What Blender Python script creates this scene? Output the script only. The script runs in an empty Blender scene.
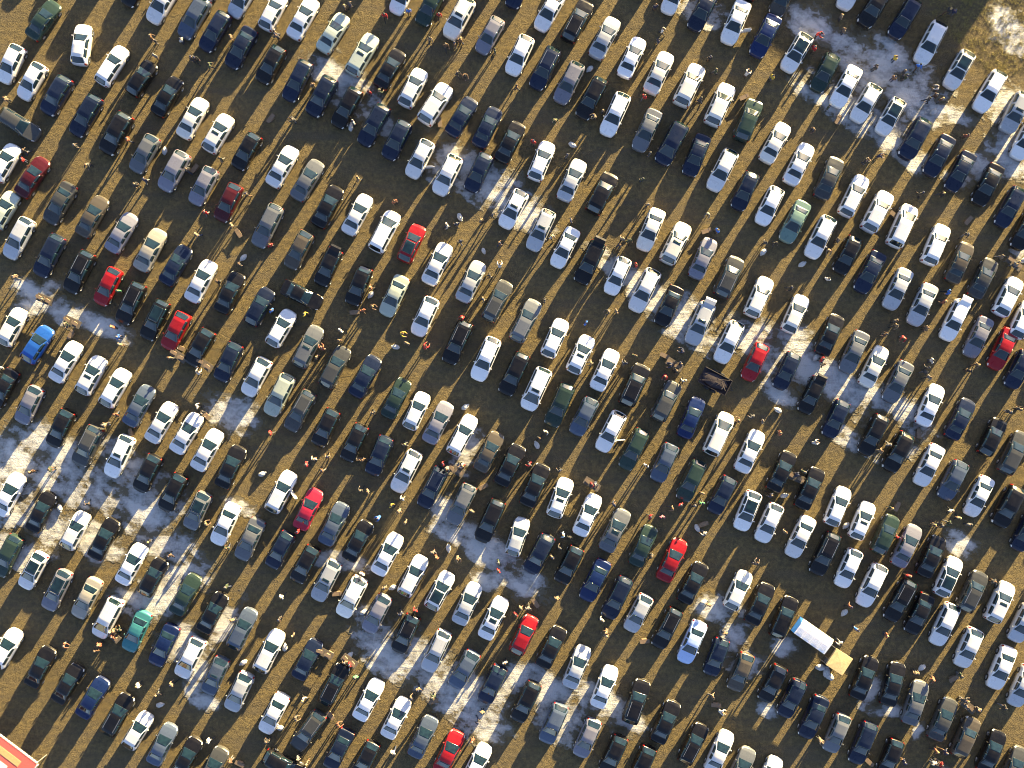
import bpy, math, random
from mathutils import Vector, noise
R = math.radians
random.seed(11)
scene = bpy.context.scene
col = scene.collection

# ------------------------------------------------------------------ tables
# x, y (metres on the field), heading (degrees clockwise from north), style, colour, features, label
CAR_ROWS = [
(-45.457,35.28,34.7,'s','f','','dark green saloon starting its row before white hatchback, top far left'),
(-48.607,31.04,206.5,'h','w','','white hatchback starting its row before white hatchback, top far left'),
(-46.596,29.344,209.9,'h','w','','white hatchback between white hatchback and dark navy SUV, top far left'),
(-41.75,32.906,7.6,'h','w','','white hatchback between dark green saloon and white estate, top far left'),
(-38.794,30.87,32.5,'e','w','','white estate between white hatchback and black hatchback, top far left'),
(-44.149,27.963,210.9,'u','n','','dark navy SUV between white hatchback and dark navy estate, top far left'),
(-41.338,26.024,210.8,'e','n','','dark navy estate between dark navy SUV and black SUV, top far left'),
(-35.935,29.659,33.4,'h','k','','black hatchback between white estate and black saloon, top far left'),
(-33.439,27.89,30.5,'s','k','','black saloon between black hatchback and cream saloon, top far left'),
(-47.808,25.176,122,'e','d','','dark grey estate parked askew across the row near the left edge'),
(-49.14,21.469,30.2,'h','w','','white hatchback starting its row before maroon saloon, upper far left'),
(-46.523,20.063,33,'s','m','','maroon saloon between white hatchback and dark grey saloon, upper far left'),
(-38.358,24.255,210,'u','k','','black SUV between dark navy estate and grey hatchback, upper far left'),
(-35.644,22.317,209.8,'h','g','','grey hatchback between black SUV and mauve grey SUV, upper far left'),
(-32.784,20.621,209.7,'u','L','','mauve grey SUV between grey hatchback and mauve grey hatchback, upper left'),
(-30.967,25.782,28.7,'s','W','','cream saloon between black saloon and white hatchback, top left'),
(-28.496,24.304,30.5,'h','w','s','white hatchback with sunroof between cream saloon and black hatchback, upper left'),
(-25.758,22.559,210.4,'h','k','','black hatchback between white hatchback and white saloon, upper left'),
(-33.875,37.025,210.6,'s','w','','white saloon between black saloon and slate blue estate, top far left'),
(-30.846,35.523,210.5,'e','l','','slate blue estate between white saloon and dark navy estate, top left'),
(-28.835,34.19,211.6,'e','n','','dark navy estate between slate blue estate and dark navy saloon, top left'),
(-26.291,32.615,209.8,'s','n','','dark navy saloon between dark navy estate and black hatchback, top left'),
(-26.169,37.34,210.2,'h','s','','silver hatchback starting its row before white hatchback, top left'),
(-36.419,38.551,210.5,'s','k','','black saloon starting its row before white saloon, top far left'),
(-23.165,36.128,27.4,'h','w','','white hatchback between silver hatchback and white saloon, top left'),
(-20.257,35.474,29.3,'s','w','','white saloon between white hatchback and pale green saloon, top left'),
(-17.349,34.069,32.5,'s','G','','pale green saloon between white saloon and pale green estate, top left'),
(-14.514,31.961,30.1,'e','G','s','pale green estate with sunroof between pale green saloon and black saloon, top left'),
(-11.849,30.555,30.2,'s','k','','black saloon between pale green estate and white hatchback, top left'),
(-23.407,30.967,209.7,'h','k','','black hatchback between dark navy saloon and dark navy estate, top left'),
(-20.814,29.416,207.6,'e','n','','dark navy estate between black hatchback and dark navy SUV, top left'),
(-18.464,27.89,209,'u','n','','dark navy SUV between dark navy estate and black estate, top left'),
(-16.041,26.799,209.5,'e','k','','black estate between dark navy SUV and dark navy estate, top left'),
(-13.424,25.103,209.5,'e','n','','dark navy estate between black estate and dark navy hatchback, top left'),
(-11.195,23.649,207,'h','n','','dark navy hatchback between dark navy estate and white hatchback, upper centre'),
(-9.595,28.738,27.1,'h','w','','white hatchback between black saloon and white SUV, top centre'),
(-7.415,27.163,32.8,'u','w','','white SUV between white hatchback and dark navy saloon, top centre'),
(-4.895,25.927,31.5,'s','n','','dark navy saloon between white SUV and dark navy saloon, top centre'),
(-2.399,24.909,26.1,'s','n','','dark navy saloon between dark navy saloon and black saloon, top centre'),
(-8.941,21.832,207.5,'h','w','o','white hatchback with open door between dark navy hatchback and white SUV, upper centre'),
(-6.276,20.257,206.4,'u','w','','white SUV between white hatchback and dark navy hatchback, upper centre'),
(-3.247,20.499,206,'h','n','','dark navy hatchback between white SUV and white hatchback, upper centre'),
(-22.268,21.105,29.9,'s','w','','white saloon between black hatchback and grey saloon, upper left'),
(-19.845,19.772,31.1,'s','g','','grey saloon between white saloon and black saloon, upper left'),
(-5.137,35.474,208.9,'u','W','rs','cream SUV with sunroof between dark green hatchback and mauve grey hatchback, top centre'),
(-7.972,36.613,207.6,'h','f','','dark green hatchback between white hatchback and cream SUV, top centre'),
(-10.565,37.703,206.2,'h','w','','white hatchback starting its row before dark green hatchback, top centre'),
(-2.157,33.826,209.4,'h','L','','mauve grey hatchback between cream SUV and white hatchback, top centre'),
(3.683,36.25,209.5,'s','w','','white saloon between dark navy hatchback and black estate, top centre'),
(6.349,35.232,27.5,'e','k','r','black estate with roof rails between white saloon and silver saloon, top centre'),
(9.014,33.584,27.2,'s','s','','silver saloon between black estate and white saloon, top centre'),
(11.631,31.694,24.7,'s','w','','white saloon between silver saloon and cream saloon, top centre'),
(14.248,30.192,25,'s','W','','cream saloon between white saloon and cream SUV, top right'),
(3.198,30.628,207,'e','n','r','dark navy estate with roof rails between white hatchback and mauve grey estate, top centre'),
(5.525,29.223,206.8,'e','L','','mauve grey estate between dark navy estate and black estate, top centre'),
(7.705,27.72,207.6,'e','k','','black estate between mauve grey estate and white estate, top centre'),
(9.983,26.145,204.6,'e','w','','white estate between black estate and grey saloon, top centre'),
(0.727,31.888,204.9,'h','w','','white hatchback between mauve grey hatchback and dark navy estate, top centre'),
(17.204,28.98,25.6,'u','W','','cream SUV between cream saloon and cream SUV, top right'),
(20.16,27.09,24.2,'u','W','','cream SUV between cream SUV and dark green SUV, top right'),
(22.898,25.588,21.7,'u','f','','dark green SUV between cream SUV and cream saloon, top right'),
(13.085,24.619,204.8,'s','g','','grey saloon between white estate and dark navy minivan, upper right'),
(15.459,23.286,208.3,'v','n','','dark navy minivan between grey saloon and dark navy saloon, upper right'),
(17.882,22.196,201.8,'s','n','','dark navy saloon between dark navy minivan and white estate, upper right'),
(20.402,20.742,207.1,'e','w','','white estate between dark navy saloon and dark navy hatchback, upper right'),
(2.859,21.638,22.5,'h','w','','white hatchback between black saloon and silver saloon, upper centre'),
(5.815,19.772,24.5,'s','s','','silver saloon between white hatchback and black SUV, upper centre'),
(-0.194,23.456,26.5,'s','k','','black saloon between dark navy saloon and white hatchback, upper centre'),
(15.75,37.752,203.7,'h','w','','white hatchback starting its row before dark navy saloon, top right'),
(18.537,36.298,207.3,'s','n','','dark navy saloon between white hatchback and white saloon, top right'),
(21.687,35.086,203.1,'s','w','o','white saloon with open door between dark navy saloon and dark blue saloon, top right'),
(24.57,33.778,206.7,'s','B','','dark blue saloon between white saloon and white hatchback, top right'),
(0.678,38.309,204.3,'h','n','','dark navy hatchback starting its row before white saloon, top centre'),
(27.599,32.13,210.6,'h','w','p','white hatchback with glass roof between dark blue saloon and dark green hatchback, top right'),
(30.337,30.192,207,'h','f','','dark green hatchback between white hatchback and white saloon, top right'),
(32.373,28.859,208.5,'s','w','','white saloon between dark green hatchback and white hatchback, top right'),
(34.311,27.236,210.2,'h','w','','white hatchback between white saloon and white hatchback, top far right'),
(36.686,25.951,209.5,'h','w','p','white hatchback with glass roof between white hatchback and dark navy SUV, top far right'),
(38.091,35.474,211.5,'e','n','','dark navy estate between black SUV and white estate, top far right'),
(35.111,36.54,211.3,'u','k','','black SUV between white hatchback and dark navy estate, top far right'),
(32.93,38.236,206.1,'h','w','','white hatchback starting its row before black SUV, top right'),
(26.266,37.51,204.3,'h','o','','bronze brown hatchback standing apart, top right'),
(40.563,33.099,207.7,'e','w','','white estate between dark navy estate and white hatchback, top far right'),
(43.349,30.483,209.6,'h','w','p','white hatchback with glass roof between white estate and white estate, top far right'),
(46.33,28.399,210.3,'e','w','','white estate between white hatchback and silver SUV, top far right'),
(48.801,26.315,206.9,'u','s','s','silver SUV with sunroof between white estate and white hatchback, top far right'),
(49.77,23.649,206.5,'h','w','','white hatchback ending its row after silver SUV, upper far right'),
(39.06,23.771,209.1,'u','n','','dark navy SUV between white hatchback and dark navy saloon, upper far right'),
(41.411,22.147,208.4,'s','n','','dark navy saloon between dark navy SUV and dark navy saloon, upper far right'),
(43.47,20.621,208.8,'s','n','','dark navy saloon between dark navy saloon and black saloon, upper far right'),
(46.136,19.336,207.6,'s','k','','black saloon between dark navy saloon and dark navy estate, upper far right'),
(25.539,23.407,28.9,'s','W','','cream saloon between dark green SUV and white saloon, upper right'),
(27.841,21.347,26.6,'s','w','','white saloon between cream saloon and dark grey saloon, upper right'),
(30.749,19.966,23.9,'s','d','','dark grey saloon between white saloon and white estate, upper right'),
(-43.858,17.519,210.6,'s','d','','dark grey saloon between maroon saloon and bronze brown saloon, upper far left'),
(-49.262,16.865,30.3,'h','G','','pale green hatchback starting its row before silver estate, upper far left'),
(-47.88,14.127,208.4,'e','s','','silver estate between pale green hatchback and dark navy estate, upper far left'),
(-44.9,12.43,207.5,'e','n','','dark navy estate between silver estate and black estate, upper far left'),
(-40.708,16.235,29.6,'s','o','','bronze brown saloon between dark grey saloon and mauve grey saloon, upper far left'),
(-41.992,10.855,207.3,'e','k','r','black estate with roof rails between dark navy estate and red hatchback, upper far left'),
(-37.873,14.66,30.8,'s','L','','mauve grey saloon between bronze brown saloon and beige saloon, upper far left'),
(-35.086,12.988,27.7,'s','e','','beige saloon between mauve grey saloon and dark navy saloon, upper far left'),
(-32.615,11.51,30.5,'s','n','','dark navy saloon between beige saloon and white saloon, upper left'),
(-39.206,9.45,206.6,'h','r','','red hatchback between black estate and black estate, upper far left'),
(-36.976,7.827,205.9,'e','k','r','black estate with roof rails between red hatchback and black estate, middle far left'),
(-34.65,6.203,206.6,'e','k','p','black estate with glass roof between black estate and red hatchback, middle far left'),
(-32.615,5.137,207.5,'h','r','','red hatchback between black estate and black hatchback, middle left'),
(-30.168,9.959,27.5,'s','w','','white saloon between dark navy saloon and black saloon, upper left'),
(-27.381,8.869,25.6,'s','k','','black saloon between white saloon and dark navy hatchback, upper left'),
(-30.289,3.538,210.2,'h','k','','black hatchback between red hatchback and dark navy hatchback, middle left'),
(-27.526,2.132,205.6,'h','n','','dark navy hatchback between black hatchback and white hatchback, middle left'),
(-48.462,5.525,28.4,'h','W','','cream hatchback starting its row before blue hatchback, middle far left'),
(-46.039,3.828,33,'h','b','','blue hatchback between cream hatchback and white saloon, middle far left'),
(-43.276,2.132,30.7,'s','w','','white saloon between blue hatchback and white hatchback, middle far left'),
(-40.805,0.824,28.6,'h','w','s','white hatchback with sunroof between white saloon and white hatchback, middle far left'),
(-38.479,-0.388,29.5,'h','w','','white hatchback between white hatchback and slate blue saloon, middle far left'),
(-29.949,19.191,208,'h','L','','mauve grey hatchback between mauve grey SUV and maroon hatchback, upper left'),
(-27.526,17.592,206.3,'h','m','','maroon hatchback between mauve grey hatchback and grey estate, upper left'),
(-23.722,15.338,206.9,'e','g','','grey estate between maroon hatchback and bronze brown hatchback, upper left'),
(-17.882,17.204,27.6,'s','k','','black saloon between grey saloon and white saloon, upper left'),
(-20.693,12.988,208,'h','o','','bronze brown hatchback between grey estate and black hatchback, upper left'),
(-17.834,11.34,205.7,'h','k','t','black hatchback with raised tailgate between bronze brown hatchback and black hatchback, upper left'),
(-14.999,16.429,27.9,'s','w','','white saloon between black saloon and white minivan, upper left'),
(-12.334,14.781,27.4,'v','w','','white minivan between white saloon and red hatchback, upper left'),
(-9.741,13.642,24.9,'h','r','p','red hatchback with glass roof between white minivan and white saloon, upper centre'),
(-7.245,11.655,25.7,'s','w','','white saloon between red hatchback and silver saloon, upper centre'),
(-14.878,9.523,202.5,'h','k','','black hatchback between black hatchback and pale green saloon, upper left'),
(-11.437,8.554,205.4,'s','G','','pale green saloon between black hatchback and white hatchback, upper centre'),
(-3.974,9.935,26,'s','s','','silver saloon between white saloon and dark grey estate, upper centre'),
(-8.457,6.542,204.4,'h','w','','white hatchback between pale green saloon and black estate, photo centre'),
(-20.402,8.626,116,'s','k','','black saloon turned sideways behind a white hatchback, left of centre'),
(-22.389,5.404,29.7,'h','w','','white hatchback between dark navy hatchback and grey estate, middle left'),
(-19.772,3.635,26.7,'e','g','s','grey estate with sunroof between white hatchback and dark grey estate, middle left'),
(-17.18,1.648,27.6,'e','d','','dark grey estate between grey estate and dark navy saloon, middle left'),
(-14.248,0.727,28.7,'s','n','','dark navy saloon between dark grey estate and dark green saloon, middle left'),
(-1.43,8.069,27.4,'e','d','r','dark grey estate with roof rails between silver saloon and grey estate, photo centre'),
(-5.307,4.022,204.6,'e','k','r','black estate with roof rails between white hatchback and white estate, photo centre'),
(-2.568,2.423,203.5,'e','w','','white estate between black estate and black estate, photo centre'),
(-24.812,0.678,208.5,'h','w','','white hatchback between dark navy hatchback and pale green estate, middle left'),
(-24.473,7.512,29.1,'h','n','','dark navy hatchback between black saloon and white hatchback, middle left'),
(0.121,16.962,207.6,'h','w','s','white hatchback with sunroof between dark navy hatchback and silver estate, upper centre'),
(2.787,14.926,204.9,'e','s','s','silver estate with sunroof between white hatchback and white saloon, upper centre'),
(5.137,13.23,206.5,'s','w','','white saloon between silver estate and black estate, upper centre'),
(7.512,11.776,205.2,'e','k','t','black estate with raised tailgate between white saloon and white hatchback, upper centre'),
(13.448,14.975,202.3,'s','W','','cream saloon starting its row before cream SUV, upper right'),
(15.871,13.642,26.3,'u','W','s','cream SUV with sunroof between cream saloon and mauve grey saloon, upper right'),
(18.537,12.188,24,'s','L','','mauve grey saloon between cream SUV and dark grey SUV, upper right'),
(21.032,10.371,24.5,'u','d','r','dark grey SUV with roof rails between mauve grey saloon and cream SUV, upper right'),
(10.225,10.492,203.7,'h','w','','white hatchback between black estate and white estate, upper centre'),
(12.842,9.087,206.4,'e','w','','white estate between white hatchback and black saloon, upper right'),
(15.217,7.584,204.5,'s','k','','black saloon between white estate and silver estate, middle right'),
(18.222,5.888,203.5,'e','s','st','silver estate with raised tailgate between black saloon and white estate, middle right'),
(21.032,4.071,204.8,'e','w','','white estate between silver estate and red hatchback, middle right'),
(23.94,8.432,24.2,'u','W','','cream SUV between dark grey SUV and cream hatchback, upper right'),
(23.552,2.132,204.4,'h','r','','red hatchback between white estate and dark navy hatchback, middle right'),
(22.583,18.706,204.2,'h','n','','dark navy hatchback between white estate and white hatchback, upper right'),
(24.958,17.277,205.4,'h','w','','white hatchback between dark navy hatchback and grey green saloon, upper right'),
(1.333,6.13,27,'e','g','r','grey estate with roof rails between dark grey estate and white hatchback, photo centre'),
(4.168,4.434,24.2,'h','w','','white hatchback between grey estate and white hatchback, photo centre'),
(6.664,2.859,25.2,'h','w','s','white hatchback with sunroof between white hatchback and white saloon, photo centre'),
(9.014,1.357,24.7,'s','w','','white saloon between white hatchback and black SUV, photo centre'),
(0.194,0.969,205.5,'e','k','','black estate between white estate and white minivan, photo centre'),
(2.326,-0.485,204.5,'v','w','s','white minivan with sunroof between black estate and dark green estate, photo centre'),
(8.723,18.488,27.5,'u','k','','black SUV ending its row after silver saloon, upper centre'),
(27.429,15.75,206.6,'s','T','','grey green saloon between white hatchback and white estate, upper right'),
(33.172,18.27,26.6,'e','w','','white estate between dark grey saloon and white SUV, upper far right'),
(35.426,16.719,28.2,'u','w','','white SUV between white estate and white minivan, upper far right'),
(37.849,15.338,24.5,'v','w','','white minivan between white SUV and white SUV, upper far right'),
(29.901,14.248,206.5,'e','w','','white estate between grey green saloon and black hatchback, upper right'),
(32.518,12.479,205.6,'h','k','','black hatchback between white estate and dark navy saloon, upper right'),
(34.699,10.855,207.6,'s','n','','dark navy saloon between black hatchback and silver saloon, upper far right'),
(41.096,13.521,23.2,'u','w','','white SUV between white minivan and bronze brown saloon, upper far right'),
(43.422,11.776,24.5,'s','o','','bronze brown saloon between white SUV and dark grey saloon, upper far right'),
(45.7,10.25,27.6,'s','d','','dark grey saloon between bronze brown saloon and white hatchback, upper far right'),
(37.413,9.232,205.2,'s','s','','silver saloon between dark navy saloon and silver saloon, upper far right'),
(39.787,7.705,205.1,'s','s','','silver saloon between silver saloon and white estate, middle far right'),
(48.123,8.481,27.3,'h','w','','white hatchback between dark grey saloon and white hatchback, upper far right'),
(42.937,6.203,205.5,'e','w','t','white estate with raised tailgate between silver saloon and mauve grey saloon, middle far right'),
(45.215,4.555,205.7,'s','L','','mauve grey saloon between white estate and red saloon, middle far right'),
(47.59,3.392,205.4,'s','r','','red saloon between mauve grey saloon and dark navy hatchback, middle far right'),
(49.165,1.405,206.5,'h','n','','dark navy hatchback ending its row after red saloon, middle far right'),
(27.478,6.809,24.4,'h','W','','cream hatchback between cream SUV and black saloon, middle right'),
(30.822,4.773,24.5,'s','k','','black saloon between cream hatchback and grey saloon, middle right'),
(33.172,3.102,204.5,'s','g','','grey saloon between black saloon and cream saloon, middle far right'),
(35.111,1.696,26.4,'s','W','','cream saloon between grey saloon and grey saloon, middle far right'),
(48.317,17.156,208.3,'e','n','','dark navy estate between black saloon and black saloon, upper far right'),
(49.577,6.252,25.5,'h','w','','white hatchback ending its row after white hatchback, middle far right'),
(49.819,14.975,206.1,'s','k','','black saloon ending its row after dark navy estate, upper far right'),
(26.63,1.26,205.3,'h','n','','dark navy hatchback between red hatchback and black hatchback, middle right'),
(-46.838,-2.06,206.6,'h','L','','mauve grey hatchback between black saloon and black hatchback, middle far left'),
(-43.81,-4.313,206.2,'h','k','','black hatchback between mauve grey hatchback and dark grey SUV, middle far left'),
(-41.144,-6.009,206.8,'u','d','r','dark grey SUV with roof rails between black hatchback and white estate, middle far left'),
(-36.177,-2.132,28.5,'s','l','','slate blue saloon between white hatchback and white saloon, middle far left'),
(-33.996,-3.756,30.3,'s','w','','white saloon between slate blue saloon and white saloon, middle far left'),
(-31.573,-4.798,31,'s','w','','white saloon between white saloon and white saloon, middle left'),
(-29.562,-6.421,29,'s','w','','white saloon between white saloon and black saloon, middle left'),
(-38.115,-7.027,205.4,'e','w','s','white estate with sunroof between dark grey SUV and black hatchback, middle far left'),
(-35.377,-8.675,206.4,'h','k','','black hatchback between white estate and black hatchback, lower far left'),
(-32.906,-10.54,207.1,'h','k','','black hatchback between black hatchback and grey hatchback, lower left'),
(-27.284,-8.045,25,'s','k','','black saloon ending its row after white saloon, middle left'),
(-30.531,-12.309,205.4,'h','g','p','grey hatchback with glass roof between black hatchback and white saloon, lower left'),
(-27.817,-13.618,205.1,'s','w','','white saloon between grey hatchback and grey saloon, lower left'),
(-25.443,-15.072,205.6,'s','g','','grey saloon between white saloon and dark navy hatchback, lower left'),
(-48.777,-10.734,27.8,'s','w','','white saloon starting its row before black saloon, lower far left'),
(-45.675,-12.406,26.3,'s','k','','black saloon between white saloon and white hatchback, lower far left'),
(-42.356,-14.224,27,'h','w','','white hatchback between black saloon and black saloon, lower far left'),
(-39.569,-15.023,27.4,'s','k','','black saloon between white hatchback and white saloon, lower far left'),
(-48.947,-16.671,207.4,'e','f','','dark green estate starting its row before white hatchback, lower far left'),
(-46.475,-18.125,208.4,'h','w','p','white hatchback with glass roof between dark green estate and mauve grey estate, lower far left'),
(-36.904,-17.495,28.5,'s','w','','white saloon between black saloon and black hatchback, lower far left'),
(-49.334,-0.436,210.5,'s','k','','black saloon starting its row before mauve grey hatchback, middle far left'),
(-22.583,-1.066,206.9,'e','G','','pale green estate between white hatchback and dark grey estate, middle left'),
(-20.572,-2.617,209.3,'e','d','r','dark grey estate with roof rails between pale green estate and black hatchback, middle left'),
(-18.076,-4.24,205.8,'h','k','','black hatchback between dark grey estate and black hatchback, middle left'),
(-15.314,-5.694,205.7,'h','k','','black hatchback between black hatchback and dark navy hatchback, middle left'),
(-12.891,-6.954,203,'h','n','','dark navy hatchback between black hatchback and white estate, middle left'),
(-11.243,-1.405,26.6,'s','f','','dark green saloon between dark navy saloon and white hatchback, photo centre'),
(-9.256,-2.617,24.5,'h','w','','white hatchback between dark green saloon and mauve grey saloon, photo centre'),
(-7.172,-3.756,26.5,'s','L','','mauve grey saloon between white hatchback and white estate, photo centre'),
(-4.822,-4.967,28.1,'e','w','','white estate between mauve grey saloon and bronze brown saloon, photo centre'),
(-2.229,-6.591,27.5,'s','o','','bronze brown saloon between white estate and black saloon, photo centre'),
(-10.274,-8.481,207,'e','w','s','white estate with sunroof between dark navy hatchback and dark navy estate, lower centre'),
(-7.73,-10.056,206.9,'e','n','r','dark navy estate with roof rails between white estate and grey estate, lower centre'),
(-4.943,-11.679,206.4,'e','g','','grey estate between dark navy estate and black estate, lower centre'),
(-2.157,-13.279,204.3,'e','k','','black estate between grey estate and silver hatchback, lower centre'),
(-22.389,-10.468,27.5,'e','w','O','white estate with open door starting its row before crimson saloon, lower left'),
(-19.772,-12.164,24.5,'s','c','','crimson saloon between white estate and slate blue saloon, lower left'),
(-17.252,-13.569,25.6,'s','l','','slate blue saloon between crimson saloon and black saloon, lower left'),
(-22.511,-16.114,208.8,'h','n','','dark navy hatchback between grey saloon and black hatchback, lower left'),
(-14.926,-15.217,28.4,'s','k','','black saloon between slate blue saloon and white saloon, lower left'),
(-12.091,-16.526,27.9,'s','w','','white saloon between black saloon and white estate, lower left'),
(-20.087,-17.495,208.4,'h','k','','black hatchback between dark navy hatchback and silver estate, lower left'),
(4.604,-2.06,203.6,'e','f','','dark green estate between white minivan and slate blue hatchback, photo centre'),
(6.979,-3.15,206.4,'h','l','','slate blue hatchback between dark green estate and white estate, photo centre'),
(11.873,-0.097,24.6,'u','k','r','black SUV with roof rails between white saloon and dark grey SUV, middle right'),
(14.951,-1.648,26.6,'u','d','','dark grey SUV between black SUV and dark blue saloon, middle right'),
(17.398,-3.271,23,'s','B','','dark blue saloon between dark grey SUV and cream minivan, middle right'),
(20.063,-4.846,24.8,'v','W','','cream minivan between dark blue saloon and white saloon, middle right'),
(9.571,-4.604,207.1,'e','w','o','white estate with open door between slate blue hatchback and dark green estate, photo centre'),
(11.825,-6.349,206.5,'e','f','','dark green estate between white estate and slate blue hatchback, middle right'),
(14.781,-7.633,204.3,'h','l','','slate blue hatchback between dark green estate and dark green estate, middle right'),
(17.398,-9.377,205.4,'e','f','','dark green estate between slate blue hatchback and dark navy hatchback, lower right'),
(20.354,-10.783,206.8,'h','n','','dark navy hatchback between dark green estate and white hatchback, lower right'),
(23.068,-6.542,25.1,'s','w','','white saloon between cream minivan and black saloon, middle right'),
(22.826,-12.309,202,'h','w','p','white hatchback with glass roof between dark navy hatchback and white hatchback, lower right'),
(-0.194,-7.875,26.3,'s','k','','black saloon between bronze brown saloon and black saloon, photo centre'),
(2.229,-9.814,24,'s','k','','black saloon between black saloon and white hatchback, lower centre'),
(4.677,-11.049,20.5,'h','w','s','white hatchback with sunroof between black saloon and white saloon, lower centre'),
(7.318,-12.721,23.7,'s','w','','white saloon between white hatchback and grey saloon, lower centre'),
(9.983,-14.199,26.4,'s','g','s','grey saloon with sunroof between white saloon and dark green saloon, lower centre'),
(12.721,-15.702,23.8,'s','f','','dark green saloon between grey saloon and red saloon, lower right'),
(15.508,-17.083,25.3,'s','r','','red saloon between dark green saloon and black saloon, lower right'),
(0.533,-14.829,18.6,'h','s','','silver hatchback between black estate and dark navy SUV, lower centre'),
(2.617,-16.477,208.2,'u','n','','dark navy SUV between silver hatchback and black hatchback, lower centre'),
(5.525,-17.567,206.2,'h','k','','black hatchback between dark navy SUV and dark blue saloon, lower centre'),
(29.053,-1.09,205.1,'h','k','t','black hatchback with raised tailgate between dark navy hatchback and dark navy hatchback, middle right'),
(31.403,-3.392,204.8,'h','n','','dark navy hatchback between black hatchback and black estate, middle right'),
(35.038,-4.967,206.5,'e','k','','black estate between dark navy hatchback and black SUV, middle far right'),
(37.413,-6.591,208,'u','k','','black SUV between black estate and white saloon, middle far right'),
(37.413,0.194,206.5,'s','g','','grey saloon between cream saloon and white saloon, middle far right'),
(40.563,-2.06,23.8,'s','w','','white saloon between grey saloon and dark navy saloon, middle far right'),
(43.47,-3.392,27.4,'s','n','','dark navy saloon between white saloon and black hatchback, middle far right'),
(46.572,-5.137,27.3,'h','k','','black hatchback between dark navy saloon and dark grey estate, middle far right'),
(48.68,-6.664,27.1,'e','d','','dark grey estate ending its row after black hatchback, middle far right'),
(40.441,-7.875,205.9,'s','w','','white saloon between black SUV and slate blue hatchback, middle far right'),
(42.743,-9.329,206.6,'h','l','','slate blue hatchback between white saloon and white saloon, lower far right'),
(45.288,-10.904,206.3,'s','w','','white saloon between slate blue hatchback and black SUV, lower far right'),
(48.074,-11.873,207.8,'u','k','','black SUV between white saloon and dark navy hatchback, lower far right'),
(49.77,-14.417,206.2,'h','n','','dark navy hatchback ending its row after black SUV, lower far right'),
(26.145,-8.481,26.6,'s','k','','black saloon between white saloon and black saloon, lower right'),
(28.883,-10.129,25.5,'s','k','','black saloon between black saloon and white hatchback, lower right'),
(31.597,-11.873,22.6,'h','w','','white hatchback between black saloon and white hatchback, lower right'),
(33.972,-13.254,23.4,'h','w','s','white hatchback with sunroof between white hatchback and dark green hatchback, lower far right'),
(36.201,-14.587,24.6,'h','f','','dark green hatchback between white hatchback and mauve grey saloon, lower far right'),
(38.285,-15.702,26.5,'s','L','','mauve grey saloon between dark green hatchback and black saloon, lower far right'),
(40.684,-16.719,24.8,'s','k','','black saloon between mauve grey saloon and white hatchback, lower far right'),
(30.337,-16.477,205.1,'e','k','r','black estate with roof rails between white saloon and white hatchback, lower right'),
(27.963,-14.829,205.8,'s','w','','white saloon between white hatchback and black estate, lower right'),
(24.909,-13.472,204.1,'h','w','','white hatchback between white hatchback and white saloon, lower right'),
(32.615,-17.882,203.5,'h','w','','white hatchback between black estate and white estate, lower right'),
(-44.173,-20.015,206.9,'e','L','p','mauve grey estate with glass roof between white hatchback and beige saloon, lower far left'),
(-41.265,-20.79,207.5,'s','e','','beige saloon between mauve grey estate and white minivan, lower far left'),
(-39.206,-22.68,207.6,'v','w','','white minivan between beige saloon and teal saloon, lower far left'),
(-36.419,-23.989,205.2,'s','t','','teal saloon in the lower left, the only teal car there'),
(-33.754,-25.346,205.8,'s','B','','dark blue saloon between teal saloon and white SUV, bottom far left'),
(-31.209,-26.557,206.8,'u','w','','white SUV between dark blue saloon and slate blue hatchback, bottom left'),
(-28.786,-28.302,204.4,'h','l','s','slate blue hatchback with sunroof between white SUV and silver hatchback, bottom left'),
(-26.484,-29.877,205.4,'h','s','','silver hatchback between slate blue hatchback and white saloon, bottom left'),
(-34.796,-18.731,27.5,'h','k','','black hatchback between white saloon and dark green saloon, lower far left'),
(-31.646,-20.427,28.4,'s','f','','dark green saloon between black hatchback and black saloon, lower left'),
(-29.029,-22.196,28.4,'s','k','','black saloon between dark green saloon and slate blue estate, lower left'),
(-26.169,-23.746,26.4,'e','l','','slate blue estate between black saloon and white estate, lower left'),
(-49.019,-25.636,30.5,'h','w','','white hatchback starting its row before black saloon, bottom far left'),
(-45.748,-27.454,26.6,'s','k','','black saloon between white hatchback and black saloon, bottom far left'),
(-43.083,-29.077,31.1,'s','k','','black saloon between black saloon and dark blue saloon, bottom far left'),
(-40.66,-30.434,31,'s','B','','dark blue saloon between black saloon and black estate, bottom far left'),
(-38.236,-32.058,29.1,'e','k','r','black estate with roof rails between dark blue saloon and white hatchback, bottom far left'),
(-36.298,-33.633,31.5,'h','w','','white hatchback between black estate and slate blue saloon, bottom far left'),
(-33.923,-34.965,26.3,'s','l','','slate blue saloon between white hatchback and black saloon, bottom far left'),
(-31.573,-36.25,28.6,'s','k','','black saloon between slate blue saloon and dark grey saloon, bottom left'),
(-29.029,-37.267,27.5,'s','d','','dark grey saloon ending its row after black saloon, bottom left'),
(-18.028,-19.094,207.2,'e','s','s','silver estate with sunroof between black hatchback and cream SUV, lower left'),
(-15.556,-20.669,207.2,'u','W','','cream SUV between silver estate and mauve grey hatchback, lower left'),
(-13.133,-22.292,207.3,'h','L','','mauve grey hatchback between cream SUV and black hatchback, lower left'),
(-9.595,-18.609,27.1,'e','w','','white estate between white saloon and white hatchback, lower centre'),
(-7.003,-20.063,28.4,'h','w','p','white hatchback with glass roof between white estate and silver saloon, lower centre'),
(-4.337,-21.323,24.8,'s','s','','silver saloon between white hatchback and white saloon, lower centre'),
(-1.793,-22.729,25.5,'s','w','s','white saloon with sunroof between silver saloon and red hatchback, lower centre'),
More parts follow.
